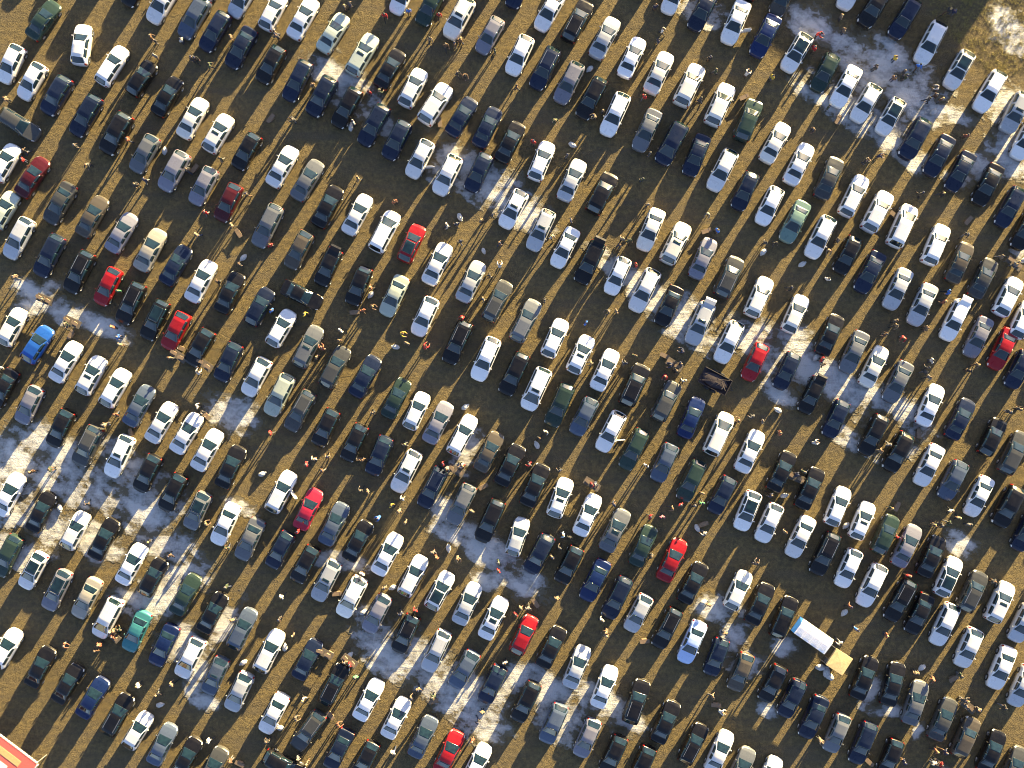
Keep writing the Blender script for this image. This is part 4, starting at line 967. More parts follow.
def thing(name, label, cat, loc=(0, 0, 0), rz=0.0, group=None):
    o = bpy.data.objects.new(name, None); col.objects.link(o)
    o.location = loc; o.rotation_euler = (0, 0, rz)
    o.empty_display_size = .3
    o['label'] = label; o['category'] = cat
    if group: o['group'] = group
    return o

def tag(o, label, cat, group=None):
    o['label'] = label; o['category'] = cat
    if group: o['group'] = group
    return o

def mesh_of(name, verts, faces, smooth=False):
    me = bpy.data.meshes.new(name)
    me.from_pydata([tuple(v) for v in verts], [], [tuple(f) for f in faces])
    if smooth:
        me.polygons.foreach_set('use_smooth', [True] * len(me.polygons))
    me.update()
    return me

class Builder:
    def __init__(s): s.v = []; s.f = []
    def box(s, c, d, rz=0.0, bev=0.0, top=1.0):
        # box with chamfered vertical edges; top = scale of the upper rim
        hx, hy, hz = d[0]/2, d[1]/2, d[2]/2
        b = min(bev, hx*.9, hy*.9)
        if b > 0:
            ring = [(-hx+b, -hy), (hx-b, -hy), (hx, -hy+b), (hx, hy-b), (hx-b, hy), (-hx+b, hy), (-hx, hy-b), (-hx, -hy+b)]
        else:
            ring = [(-hx, -hy), (hx, -hy), (hx, hy), (-hx, hy)]
        n = len(ring); i0 = len(s.v); ca, sa = math.cos(rz), math.sin(rz)
        for z, k in ((-hz, 1.0), (hz, top)):
            for x, y in ring:
                x, y = x*k, y*k
                s.v.append((c[0]+x*ca-y*sa, c[1]+x*sa+y*ca, c[2]+z))
        s.f.append(tuple(range(i0+n-1, i0-1, -1))); s.f.append(tuple(range(i0+n, i0+2*n)))
        for i in range(n):
            j = (i+1) % n
            s.f.append((i0+i, i0+j, i0+n+j, i0+n+i))
        return s
    def tube(s, a, b, r, n=8, r2=None):
        a, b = Vector(a), Vector(b); d = (b-a).normalized()
        u = d.cross(Vector((0, 0, 1)) if abs(d.z) < .9 else Vector((1, 0, 0))).normalized(); w = d.cross(u)
        i0 = len(s.v); r2 = r if r2 is None else r2
        for p, rr in ((a, r), (b, r2)):
            for k in range(n):
                t = 2*math.pi*k/n
                s.v.append(tuple(p + u*math.cos(t)*rr + w*math.sin(t)*rr))
        s.f.append(tuple(range(i0, i0+n))); s.f.append(tuple(range(i0+2*n-1, i0+n-1, -1)))
        for k in range(n):
            j = (k+1) % n
            s.f.append((i0+j, i0+k, i0+n+k, i0+n+j))
        return s
    def mesh(s, name, smooth=False): return mesh_of(name, s.v, s.f, smooth)

# ------------------------------------------------------------------ materials
def new_mat(name):
    m = bpy.data.materials.new(name); m.use_nodes = True
    nt = m.node_tree; bsdf = nt.nodes['Principled BSDF']
    return m, nt, bsdf

def N(nt, t, **kw):
    n = nt.nodes.new(t)
    for k, v in kw.items():
        if k in n.inputs: n.inputs[k].default_value = v
        else: setattr(n, k, v)
    return n

def noise_node(nt, vec, scale, detail=3.0, rough=.55):
    n = nt.nodes.new('ShaderNodeTexNoise'); n.inputs['Scale'].default_value = scale
    n.inputs['Detail'].default_value = detail; n.inputs['Roughness'].default_value = rough
    nt.links.new(vec, n.inputs['Vector']); return n

def ramp(nt, fac, stops):
    r = nt.nodes.new('ShaderNodeValToRGB'); e = r.color_ramp.elements
    while len(e) < len(stops): e.new(.5)
    for el, (p, c) in zip(e, stops):
        el.position = p; el.color = (*c, 1) if len(c) == 3 else c
    nt.links.new(fac, r.inputs['Fac']); return r

def mix(nt, fac, a, b, mode='MIX'):
    m = nt.nodes.new('ShaderNodeMix'); m.data_type = 'RGBA'; m.blend_type = mode
    for sock, v in ((m.inputs[0], fac), (m.inputs[6], a), (m.inputs[7], b)):
        if hasattr(v, 'links'): nt.links.new(v, sock)
        elif isinstance(v, (int, float)): sock.default_value = v
        else: sock.default_value = (*v, 1)
    return m.outputs[2]

def flat(name, colr, rough=.6, metal=0.0, spec=.5):
    m, nt, b = new_mat(name)
    tc = N(nt, 'ShaderNodeTexCoord'); n = noise_node(nt, tc.outputs['Object'], 7.0, 4)
    r = ramp(nt, n.outputs['Fac'], [(.3, tuple(c*.78 for c in colr)), (.7, tuple(min(1, c*1.15) for c in colr))])
    nt.links.new(r.outputs[0], b.inputs['Base Color'])
    b.inputs['Roughness'].default_value = rough; b.inputs['Metallic'].default_value = metal
    b.inputs['Specular IOR Level'].default_value = spec
    return m

def paint_mat():
    m, nt, b = new_mat('car_paint')
    oi = N(nt, 'ShaderNodeObjectInfo'); tc = N(nt, 'ShaderNodeTexCoord')
    off = nt.nodes.new('ShaderNodeVectorMath'); off.operation = 'ADD'
    sc = nt.nodes.new('ShaderNodeVectorMath'); sc.operation = 'SCALE'; sc.inputs['Scale'].default_value = 40
    comb = nt.nodes.new('ShaderNodeCombineXYZ')
    nt.links.new(oi.outputs['Random'], comb.inputs[0]); nt.links.new(oi.outputs['Random'], comb.inputs[2])
    nt.links.new(comb.outputs[0], sc.inputs[0]); nt.links.new(tc.outputs['Object'], off.inputs[0]); nt.links.new(sc.outputs[0], off.inputs[1])
    n1 = noise_node(nt, off.outputs[0], 1.6, 5, .65)
    dust = ramp(nt, n1.outputs['Fac'], [(.50, (0, 0, 0)), (.80, (.035, .035, .035))])
    # road dirt on the sills and lower doors
    sep = nt.nodes.new('ShaderNodeSeparateXYZ'); nt.links.new(tc.outputs['Object'], sep.inputs[0])
    mr = nt.nodes.new('ShaderNodeMapRange'); mr.inputs[1].default_value = .25; mr.inputs[2].default_value = .7
    mr.inputs[3].default_value = .22; mr.inputs[4].default_value = 0.0
    nt.links.new(sep.outputs[2], mr.inputs[0])
    ad = nt.nodes.new('ShaderNodeMath'); ad.operation = 'ADD'; ad.use_clamp = True
    nt.links.new(dust.outputs[0], ad.inputs[0]); nt.links.new(mr.outputs[0], ad.inputs[1])
    c = mix(nt, ad.outputs[0], oi.outputs['Color'], (.17, .15, .12))
    nt.links.new(c, b.inputs['Base Color'])
    b.inputs['Specular IOR Level'].default_value = .22
    b.inputs['Metallic'].default_value = .12; b.inputs['Roughness'].default_value = .38
    b.inputs['Coat Weight'].default_value = .30; b.inputs['Coat Roughness'].default_value = .06
    rr = ramp(nt, n1.outputs['Fac'], [(.3, (.22, .22, .22)), (.8, (.42, .42, .42))])
    nt.links.new(rr.outputs[0], b.inputs['Roughness'])
    return m

def glass_mat():
    m, nt, b = new_mat('car_glass')
    tc = N(nt, 'ShaderNodeTexCoord'); oi = N(nt, 'ShaderNodeObjectInfo')
    n = noise_node(nt, tc.outputs['Object'], 2.2, 3)
    r = ramp(nt, n.outputs['Fac'], [(.35, (.003, .008, .011)), (.7, (.007, .020, .027))])
    nt.links.new(r.outputs[0], b.inputs['Base Color'])
    b.inputs['Roughness'].default_value = .07; b.inputs['IOR'].default_value = 1.6
    b.inputs['Coat Weight'].default_value = .25; b.inputs['Coat Roughness'].default_value = .03
    return m

def objcol_mat(name, rough):
    m, nt, b = new_mat(name)
    oi = N(nt, 'ShaderNodeObjectInfo'); tc = N(nt, 'ShaderNodeTexCoord')
    n = noise_node(nt, tc.outputs['Object'], 9.0, 4)
    r = ramp(nt, n.outputs['Fac'], [(.3, (.7, .7, .7)), (.7, (1.1, 1.1, 1.1))])
    nt.links.new(mix(nt, 1.0, oi.outputs['Color'], r.outputs[0], 'MULTIPLY'), b.inputs['Base Color'])
    b.inputs['Roughness'].default_value = rough
    return m

def ground_mat():
    m, nt, b = new_mat('dry_field')
    tc = N(nt, 'ShaderNodeTexCoord'); P = tc.outputs['Object']
    mp = nt.nodes.new('ShaderNodeMapping'); mp.inputs['Rotation'].default_value = (0, 0, R(-33)); mp.inputs['Scale'].default_value = (.10, .9, 1)
    nt.links.new(P, mp.inputs['Vector'])
    big = noise_node(nt, P, .09, 4); trk = noise_node(nt, mp.outputs[0], 1.0, 4, .6)
    clump = noise_node(nt, P, 2.3, 5, .65); fine = noise_node(nt, P, 11.0, 4, .7)
    straw = ramp(nt, clump.outputs['Fac'], [(.32, (.086, .070, .044)), (.48, (.130, .101, .053)), (.70, (.20, .153, .072))])
    soil = ramp(nt, fine.outputs['Fac'], [(.3, (.078, .066, .050)), (.7, (.130, .105, .068))])
    fac = ramp(nt, trk.outputs['Fac'], [(.44, (0, 0, 0)), (.66, (.75, .75, .75))])
    c1 = mix(nt, fac.outputs[0], straw.outputs[0], soil.outputs[0])
    gr = ramp(nt, big.outputs['Fac'], [(.48, (0, 0, 0)), (.66, (.18, .18, .18))])
    c2 = mix(nt, gr.outputs[0], c1, (.092, .078, .043))
    fr = ramp(nt, fine.outputs['Fac'], [(.3, (.72, .72, .72)), (.72, (1.22, 1.22, 1.22))])
    c3 = mix(nt, 1.0, c2, fr.outputs[0], 'MULTIPLY')
    nt.links.new(c3, b.inputs['Base Color'])
    b.inputs['Roughness'].default_value = .95; b.inputs['Specular IOR Level'].default_value = .15
    sm = nt.nodes.new('ShaderNodeMath'); sm.operation = 'MULTIPLY_ADD'; sm.inputs[1].default_value = .8
    nt.links.new(fine.outputs['Fac'], sm.inputs[0]); nt.links.new(clump.outputs['Fac'], sm.inputs[2])
    bp = N(nt, 'ShaderNodeBump'); bp.inputs['Strength'].default_value = 1.0; bp.inputs['Distance'].default_value = 0.24
    nt.links.new(sm.outputs[0], bp.inputs['Height']); nt.links.new(bp.outputs[0], b.inputs['Normal'])
    return m

def snow_mat():
    m, nt, b = new_mat('trampled_snow')
    tc = N(nt, 'ShaderNodeTexCoord'); P = tc.outputs['Object']
    mp = nt.nodes.new('ShaderNodeMapping'); mp.inputs['Rotation'].default_value = (0, 0, R(-35)); mp.inputs['Scale'].default_value = (.45, 3.4, 1)
    nt.links.new(P, mp.inputs['Vector'])
    st = noise_node(nt, mp.outputs[0], .55, 5, .6); fine = noise_node(nt, P, 3.6, 9, .78)
    def math2(op, x, y):
        n = nt.nodes.new('ShaderNodeMath'); n.operation = op
        for sock, v in zip(n.inputs, (x, y)):
            if hasattr(v, 'links'): nt.links.new(v, sock)
            else: sock.default_value = v
        return n.outputs[0]
    h = math2('ADD', math2('MULTIPLY', st.outputs['Fac'], .45), math2('MULTIPLY', fine.outputs['Fac'], .55))
    at = nt.nodes.new('ShaderNodeAttribute'); at.attribute_name = 'ice_depth'
    q = math2('ADD', math2('MULTIPLY', at.outputs['Fac'], .33), h)
    r = ramp(nt, q, [(.52, (.09, .075, .045)), (.565, (.105, .09, .065)), (.590, (.18, .175, .168)), (.68, (.255, .255, .255)), (.92, (.44, .44, .445))])
    nt.links.new(r.outputs[0], b.inputs['Base Color'])
    h_ = h
    b.inputs['Roughness'].default_value = .55
    bp = N(nt, 'ShaderNodeBump'); bp.inputs['Strength'].default_value = 1.0; bp.inputs['Distance'].default_value = .30
    nt.links.new(h_, bp.inputs['Height']); nt.links.new(bp.outputs[0], b.inputs['Normal'])
    return m

M = dict(
    paint=paint_mat(), glass=glass_mat(), cloth=objcol_mat('woven_cloth', .85),
    rubber=flat('tyre_rubber', (.018, .018, .019), .8), trim=flat('black_trim', (.014, .014, .015), .5),
    alloy=flat('alloy', (.45, .46, .48), .35, .9), lamp=flat('clear_lamp_lens', (.62, .64, .66), .12),
    tail=flat('red_lamp_lens', (.24, .008, .008), .15), rail=flat('brushed_rail', (.50, .51, .53), .35, .8),
    skin=flat('skin', (.26, .15, .11), .6), ground=ground_mat(), snow=snow_mat(),
    card=flat('cardboard', (.15, .105, .07), .85), wood=flat('weathered_wood', (.085, .070, .055), .8),
    sack=flat('white_sack', (.42, .41, .40), .8), white_fabric=flat('white_awning', (.78, .77, .78), .6),
    blue_fabric=flat('blue_awning', (.03, .16, .42), .6), yellow_fabric=flat('yellow_awning', (.50, .39, .19), .6),
    steel=flat('painted_steel', (.30, .31, .33), .4, .6), red_fabric=flat('red_awning', (.58, .10, .08), .6),
    tan_fabric=flat('tan_awning', (.42, .31, .13), .7), grey_line=flat('grey_seam', (.52, .50, .53), .8),
    wall=flat('rendered_wall', (.42, .40, .36), .85), roof=flat('sheet_roof', (.14, .13, .13), .6),
    scrap=flat('dark_load', (.020, .014, .020), .8), grass=flat('dry_grass', (.24, .20, .065), .9),
    door=flat('door_paint', (.10, .14, .18), .6))

# ------------------------------------------------------------------ cars
def lerp_poly(pts, t):
    if t <= pts[0][0]: return pts[0][1]
    for (a, x), (b, y) in zip(pts, pts[1:]):
        if t <= b:
            k = (t-a)/(b-a); return x+(y-x)*k
    return pts[-1][1]

STYLES = {
 # L, W, top profile (t from rear to front, z), belt rear/front, rear glass t range, screen t range, wheel t
 's': dict(L=4.58, W=1.78, belt=.95, rise=.05, rg=(.185, .30), ws=(.555, .715), wh=(.195, .815),
      top=[(0, .60), (.012, .86), (.04, .99), (.17, 1.045), (.31, 1.385), (.40, 1.445), (.50, 1.445), (.555, 1.41), (.72, 1.02), (.80, .955), (.92, .83), (.975, .72), (1, .52)]),
 'h': dict(L=4.18, W=1.76, belt=.97, rise=.08, rg=(.035, .155), ws=(.55, .72), wh=(.165, .82),
      top=[(0, .60), (.012, .92), (.035, 1.06), (.16, 1.40), (.24, 1.475), (.45, 1.49), (.55, 1.43), (.725, 1.03), (.80, .97), (.92, .85), (.975, .74), (1, .52)]),
 'e': dict(L=4.62, W=1.79, belt=.97, rise=.06, rg=(.025, .115), ws=(.55, .71), wh=(.19, .815),
      top=[(0, .60), (.01, .92), (.025, 1.05), (.12, 1.39), (.18, 1.455), (.46, 1.48), (.55, 1.42), (.715, 1.02), (.80, .955), (.92, .83), (.975, .72), (1, .52)]),
 'u': dict(L=4.52, W=1.86, belt=1.10, rise=.07, rg=(.03, .125), ws=(.575, .72), wh=(.18, .82),
      top=[(0, .70), (.01, 1.02), (.03, 1.18), (.13, 1.56), (.20, 1.65), (.47, 1.68), (.575, 1.62), (.725, 1.17), (.80, 1.12), (.92, 1.00), (.975, .88), (1, .62)]),
 'v': dict(L=4.55, W=1.84, belt=1.08, rise=.03, rg=(.02, .085), ws=(.62, .80), wh=(.17, .83),
      top=[(0, .66), (.008, .98), (.02, 1.14), (.09, 1.62), (.15, 1.70), (.50, 1.74), (.62, 1.65), (.805, 1.10), (.86, 1.02), (.94, .90), (.98, .78), (1, .55)]),
}
STYLE_NAMES = {'s': ('saloon_car', 'saloon car'), 'h': ('hatchback_car', 'hatchback'), 'e': ('estate_car', 'estate car'),
               'u': ('sport_utility_vehicle', 'SUV'), 'v': ('minivan', 'minivan')}

def car_meshes(k):
    S = STYLES[k]; L, W = S['L'], S['W']; r = .34 if k in 'uv' else .315
    zw = r
    ts = sorted(set([0, .006, .012, .025, .04, .06, .09] + [i/40 for i in range(4, 38)] + [.94, .955, .97, .982, .992, 1.0]
                    + [S['rg'][0], S['rg'][1], S['ws'][0], S['ws'][1]] + [p[0] for p in S['top']]))
    yw = [(-.5+t)*L for t in S['wh']]
    # extra stations at the wheel arches
    ya = r+.055
    for y0 in yw:
        for q in (-1.001, -.97, -.86, -.7, -.35, 0, .35, .7, .86, .97, 1.001):
            ts.append((y0+q*ya)/L+.5)
    ts = sorted(ts); out = [ts[0]]
    for t in ts[1:]:
        if t-out[-1] > .0025: out.append(t)
    ts = out
    rows = []
    for t in ts:
        y = (-.5+t)*L; zt = lerp_poly(S['top'], t)
        w = W/2
        if t > .80: w *= 1-.30*((t-.80)/.20)**2.4
        if t < .13: w *= 1-.17*((.13-t)/.13)**2
        zb = S['belt'] + S['rise']*(.6-t)
        crown = .045
        zb = min(zb, zt-crown)
        h = zt-zb
        zl = .20
        if t > .95: zl += .10*((t-.95)/.05)**2
        if t < .05: zl += .12*((.05-t)/.05)**2
        for y0 in yw:
            d = abs(y-y0)
            if d < ya: zl = max(zl, zw+math.sqrt(ya*ya-d*d)*.98)
        z3 = max(min(.56, zt-.10), zl+.05); z4 = max(zb-.07, z3+.03)
        zb2 = max(zb, z4+.03)
        g = max(0., min(1., (h-crown)/.38))
        ws = w-.06                       # shoulder
        wr = ws-.05-.15*g                # roof edge
        pts = [(0, zl), (w-.16, zl), (w-.03, zl+.015), (w, z3), (w-.015, z4), (ws, zb2),
               (ws-.05*g-.01, zb2+.42*h), (wr+.025*g, zb2+.80*h), (wr-.045*g-.012, zt-.05*g-.010), (wr*.62, zt-.008), (wr*.3, zt-.002), (0, zt)]
        pts = [(x, min(z, zt)) for x, z in pts]
        rows.append((t, y, pts))
    nP = 12; ring = 2*(nP-1)
    V = []; F = []
    for t, y, pts in rows:
        bow = 0
        for i in range(nP): V.append(Vector((pts[i][0], y, pts[i][1])))
        for i in range(nP-2, 0, -1): V.append(Vector((-pts[i][0], y, pts[i][1])))
    # curve the ends in plan so that bumpers bow outwards
    for v in V:
        q = v.y/(L/2)
        if abs(q) > .80:
            v.y -= math.copysign((.17 if q > 0 else .13)*(abs(q)-.80)/.20*(v.x/(W/2))**2, q)
    idx = lambda s, i: s*ring + i % ring
    nS = len(rows)
    for s in range(nS-1):
        for i in range(ring):
            F.append((idx(s, i), idx(s, i+1), idx(s+1, i+1), idx(s+1, i)))
    F.append(tuple(idx(0, i) for i in range(ring-1, -1, -1))); F.append(tuple(idx(nS-1, i) for i in range(ring)))
    F = [tuple(reversed(f)) for f in F]
    body = mesh_of(k+'_body', V, F, True)
    # vertex normals for offset panels
    nrm = [Vector(v.normal) for v in body.vertices]
    def patch(name, t0, t1, idxs, off=.007, smooth=True):
        ss = [s for s in range(nS) if t0-1e-6 <= rows[s][0] <= t1+1e-6]
        vs = []; fs = []; mp = {}
        n = len(idxs)
        for s in ss:
            for i in idxs:
                mp[(s, i)] = len(vs); vs.append(V[idx(s, i)] + nrm[idx(s, i)]*off)
        for a, b in zip(ss, ss[1:]):
            for i, j in zip(idxs, idxs[1:]):
                fs.append((mp[(b, i)], mp[(b, j)], mp[(a, j)], mp[(a, i)]))
        # rim down into the body gives the panel an edge
        m0 = len(vs)
        edge = [(ss[0], i) for i in idxs] + [(s, idxs[-1]) for s in ss[1:]] + [(ss[-1], i) for i in reversed(idxs[:-1])] + [(s, idxs[0]) for s in reversed(ss[1:-1])]
        for (s, i) in edge: vs.append(V[idx(s, i)] - nrm[idx(s, i)]*.004)
        for q in range(len(edge)):
            q2 = (q+1) % len(edge)
            fs.append((mp[edge[q]], mp[edge[q2]], m0+q2, m0+q))
        return mesh_of(name, vs, fs, smooth)
    rgl = [8, 9, 10, 11, 12, 13, 14]      # roof strip across (mirror of 8 is 14)
    P = {'body': body}
    P['windscreen'] = patch(k+'_windscreen', S['ws'][0]-.002, S['ws'][1]+.010, rgl)
    P['rear_window'] = patch(k+'_rear_window', S['rg'][0]-.004, S['rg'][1]+.008, rgl)
    sa = S['rg'][1]+.02 if k != 's' else S['rg'][1]-.01
    sb = S['ws'][0]+.075; mid = (sa+sb)/2-.02
    for side, ii in (('r', [5, 6, 7]), ('l', [15, 16, 17])):
        P['sw_rear_'+side] = patch(k+'_sw1'+side, sa, mid-.003, ii)
        P['sw_front_'+side] = patch(k+'_sw2'+side, mid+.003, sb, ii)
    P['headlight_r'] = patch(k+'_hl_r', .925, .985, [3, 4, 5, 6], .008)
    P['headlight_l'] = patch(k+'_hl_l', .925, .985, [16, 17, 18, 19], .008)
    tt = .05 if k == 's' else .035
    P['tail_r'] = patch(k+'_tl_r', .006, tt, [3, 4, 5, 6] if k == 's' else [3, 4, 5, 6, 7], .008)
    P['tail_l'] = patch(k+'_tl_l', .006, tt, [16, 17, 18, 19] if k == 's' else [15, 16, 17, 18, 19], .008)
    P['sunroof_s'] = patch(k+'_sunroof', S['ws'][0]-.13, S['ws'][0]-.03, [9, 10, 11, 12, 13], .006)
    P['sunroof_p'] = patch(k+'_panroof', S['rg'][1]+.05, S['ws'][0]-.005, [8, 9, 10, 11, 12, 13, 14], .006)
    P['plate_z'] = .55
    # wheel: tyre with rounded shoulders and a five-spoke face in the same mesh, rim a sub-part
    def lathe(name, prof, n=20, smooth=True):
        vs, fs = [], []
        for a in range(n):
            c, s_ = math.cos(2*math.pi*a/n), math.sin(2*math.pi*a/n)
            for x, rr in prof: vs.append((x, c*rr, s_*rr))
        m = len(prof)
        for a in range(n):
            b = (a+1) % n
            for q in range(m-1): fs.append((a*m+q, b*m+q, b*m+q+1, a*m+q+1))
        return mesh_of(name, vs, fs, smooth)
    P['wheel'] = lathe(k+'_wheel', [(-.10, .05), (-.10, r*.62), (-.105, r*.68), (-.10, r*.93), (-.075, r), (.075, r), (.10, r*.93), (.105, r*.68), (.085, r*.62), (.07, r*.3), (.075, .03), (.075, .0)])
    b = Builder()
    b.box((0, 0, 0), (.16, .10, .13), 0, .03, .8); b.tube((-.13, .03, -.06), (0, .02, -.02), .022, 6)
    P['mirror_r'] = b.mesh(k+'_mirror_r')
    b = Builder()
    b.box((0, 0, 0), (.16, .10, .13), 0, .03, .8); b.tube((.13, .03, -.06), (0, .02, -.02), .022, 6)
    P['mirror_l'] = b.mesh(k+'_mirror_l')
    def sampler(t):
        row = min(rows, key=lambda q: abs(q[0]-t)); return row
    a, c = sampler(S['rg'][1]+.06), sampler(S['ws'][0]-.04)
    for sgn, nm in ((1, 'rail_r'), (-1, 'rail_l')):
        b = Builder(); x = sgn*(a[2][8][0]-.02); z0, z1 = a[2][8][1]+.055, c[2][8][1]+.055
        b.tube((x, a[1], z0), (x, c[1], z1), .022, 6)
        for f in (0, .5, 1):
            y = a[1]+(c[1]-a[1])*f; z = z0+(z1-z0)*f
            b.tube((x, y, z), (x, y, z-.075), .02, 6)
        P[nm] = b.mesh(k+'_'+nm)
    P['wheels'] = [(sx*(W/2-.098), y0, zw) for y0 in yw for sx in (-1, 1)]
    t_m = S['ws'][1]-.055; rw = sampler(t_m)
    P['mirror_at'] = (W/2+.06, rw[1], S['belt']+.05)
    # raised tailgate, hinged at the rear roof edge
    tr = sampler(S['rg'][1]+.02); b = Builder(); hw = tr[2][8][0]-.02
    y1, z1 = tr[1]+.0, tr[2][11][1]
    ln = .95
    prof = [(y1, z1+.03), (y1-.35, z1+.12), (y1-.75, z1+.15), (y1-ln, z1+.05)]
    vs = []; 
    for (y, z) in prof:
        for x in (-hw, hw): vs.append((x, y, z))
    for (y, z) in prof:
        for x in (-hw, hw): vs.append((x, y, z-.05))
    fs = [(0, 2, 3, 1), (2, 4, 5, 3), (4, 6, 7, 5), (8, 9, 11, 10), (10, 11, 13, 12), (12, 13, 15, 14), (0, 1, 9, 8), (6, 14, 15, 7),
          (0, 8, 10, 2), (2, 10, 12, 4), (4, 12, 14, 6), (1, 3, 11, 9), (3, 5, 13, 11), (5, 7, 15, 13)]
    P['tailgate'] = mesh_of(k+'_tailgate', vs, fs)
    # opened front door
    for sgn, nm in ((1, 'door_r'), (-1, 'door_l')):
        b = Builder(); d = sampler(sb-.05)
        px, py = sgn*(W/2-.02), (-.5+sb)*L
        ang = R(60); dx, dy = sgn*math.sin(ang)*.98, -math.cos(ang)*.98
        rz = math.atan2(dy, dx)
        b.box((px+dx/2+sgn*.03, py+dy/2, .62), (1.0, .075, .68), rz, .02)
        b.box((px+dx*.5+sgn*.03, py+dy*.5, S['belt']+.22), (.80, .03, .42), rz, .01, .85)
        P[nm] = b.mesh(k+'_'+nm)
    return P

CM = {k: car_meshes(k) for k in STYLES}

def assign(me, m):
    if not me.materials: me.materials.append(m)
for k, P in CM.items():
    for n, m in (('body', 'paint'), ('windscreen', 'glass'), ('rear_window', 'glass'), ('sw_rear_r', 'glass'), ('sw_rear_l', 'glass'),
                 ('sw_front_r', 'glass'), ('sw_front_l', 'glass'), ('headlight_r', 'lamp'), ('headlight_l', 'lamp'), ('tail_r', 'tail'),
                 ('tail_l', 'tail'), ('sunroof_s', 'glass'), ('sunroof_p', 'glass'), ('wheel', 'rubber'), ('mirror_r', 'paint'), ('mirror_l', 'paint'),
                 ('rail_r', 'rail'), ('rail_l', 'rail'), ('tailgate', 'paint'), ('door_r', 'paint'), ('door_l', 'paint')):
        assign(P[n], M[m])
# wheel rims
def rim_mesh(r):
    b = Builder()
    for q in range(5):
        a = 2*math.pi*q/5
        b.tube((.088, 0, 0), (.092, math.cos(a)*r*.58, math.sin(a)*r*.58), .035, 5, .028)
    n = 20; i0 = len(b.v)
    for a in range(n):
        for rr in (r*.56, r*.64):
            b.v.append((.098, math.cos(2*math.pi*a/n)*rr, math.sin(2*math.pi*a/n)*rr))
    for a in range(n):
        c = (a+1) % n
        b.f.append((i0+2*a, i0+2*a+1, i0+2*c+1, i0+2*c))
    return b.mesh('rim')
RIM = {k: rim_mesh(.34 if k in 'uv' else .315) for k in STYLES}
for me in RIM.values(): assign(me, M['alloy'])

def build_car(k, feats):
    """one car of a style with the given features, at the origin"""
    P = CM[k]; name, cat = STYLE_NAMES[k]
    root = thing(name, 'car', cat)
    link('body', P['body'], root); link('windscreen', P['windscreen'], root); link('rear_window', P['rear_window'], root)
    for n in ('sw_rear_r', 'sw_rear_l', 'sw_front_r', 'sw_front_l'): link('side_window', P[n], root)
    for n in ('headlight_r', 'headlight_l'): link('headlight', P[n], root)
    for n in ('tail_r', 'tail_l'): link('tail_light', P[n], root)
    for loc in P['wheels']:
        w = link('wheel', P['wheel'], root); w.location = loc; link('rim', RIM[k], w)
        if loc[0] < 0: w.rotation_euler = (0, 0, math.pi)
    mx, my, mz = P['mirror_at']
    m = link('wing_mirror', P['mirror_r'], root); m.location = (mx, my, mz)
    m = link('wing_mirror', P['mirror_l'], root); m.location = (-mx, my, mz)
    if 's' in feats: link('sunroof', P['sunroof_s'], root)
    if 'p' in feats: link('sunroof', P['sunroof_p'], root)
    if 'r' in feats:
        link('roof_rail', P['rail_r'], root); link('roof_rail', P['rail_l'], root)
    if 't' in feats: link('open_tailgate', P['tailgate'], root)
    if 'o' in feats: link('open_door', P['door_l'], root)
    if 'O' in feats: link('open_door', P['door_r'], root)
    return root

PAINTED = ('body', 'wing_mirror', 'open_tailgate', 'open_door')
def copy_thing(src):
    r = src.copy(); col.objects.link(r)
    for ch in children_of(src):
        c = ch.copy(); col.objects.link(c); set_parent(c, r)
        for g in children_of(ch):
            d = g.copy(); col.objects.link(d); set_parent(d, c)
    return r

def tint(root, names, colr, jitter=0.0):
    j = 1 + random.uniform(-jitter, jitter)
    for ch in children_of(root):
        if ch.name.split('.')[0] in names:
            ch.color = (*[min(1, c*j) for c in colr], 1)

PROTO = {}
def place_car(x, y, hd, k, c, feats, label, group):
    key = (k, feats)
    if key not in PROTO:
        o = PROTO[key] = build_car(k, feats)
    else:
        o = copy_thing(PROTO[key])
    o.location = (x, y, .0); o.rotation_euler = (0, 0, -R(hd))
    s = random.uniform(.925, .985); o.scale = (s*random.uniform(.965, .985), s, s)
    o['label'] = label; o['group'] = group
    tint(o, PAINTED, COLOURS[c], .16)
    return o
for row in CAR_ROWS: place_car(*row, 'cars parked in rows on the field')
for row in EXTRA_ROWS: place_car(*row, 'cars parked beyond the edges of the view')

# ------------------------------------------------------------------ people
def skin_mesh(name, nodes, edges, root=0, sub=1):
    me = bpy.data.meshes.new(name+'_cage')
    me.from_pydata([n[0] for n in nodes], edges, [])
    o = bpy.data.objects.new(name+'_cage', me); col.objects.link(o)
    md = o.modifiers.new('skin', 'SKIN'); md.use_smooth_shade = True
    lay = me.skin_vertices[0].data
    for i, n in enumerate(nodes):
        r = n[1]; lay[i].radius = (r, r) if isinstance(r, (int, float)) else r
        lay[i].use_root = (i == root)
    sd = o.modifiers.new('sub', 'SUBSURF'); sd.levels = sub; sd.render_levels = sub
    dg = bpy.context.evaluated_depsgraph_get(); dg.update()
    out = bpy.data.meshes.new_from_object(o.evaluated_get(dg)); out.name = name
    bpy.data.objects.remove(o); bpy.data.meshes.remove(me)
    return out

def sphere_mesh(name, c, rad, zmin=-1.0, n=12, m=8, ymax=2.0):
    vs, fs = [], []
    lat0 = math.asin(max(-1, zmin))
    for i in range(m+1):
        la = lat0 + (math.pi/2-lat0)*i/m
        for q in range(n):
            lo = 2*math.pi*q/n
            vs.append((c[0]+rad[0]*math.cos(la)*math.cos(lo), c[1]+rad[1]*math.cos(la)*math.sin(lo), c[2]+rad[2]*math.sin(la)))
    for i in range(m):
        for q in range(n):
            p = (q+1) % n; fs.append((i*n+q, i*n+p, (i+1)*n+p, (i+1)*n+q))
    fs.append(tuple(reversed(range(n))))
    return mesh_of(name, vs, fs, True)

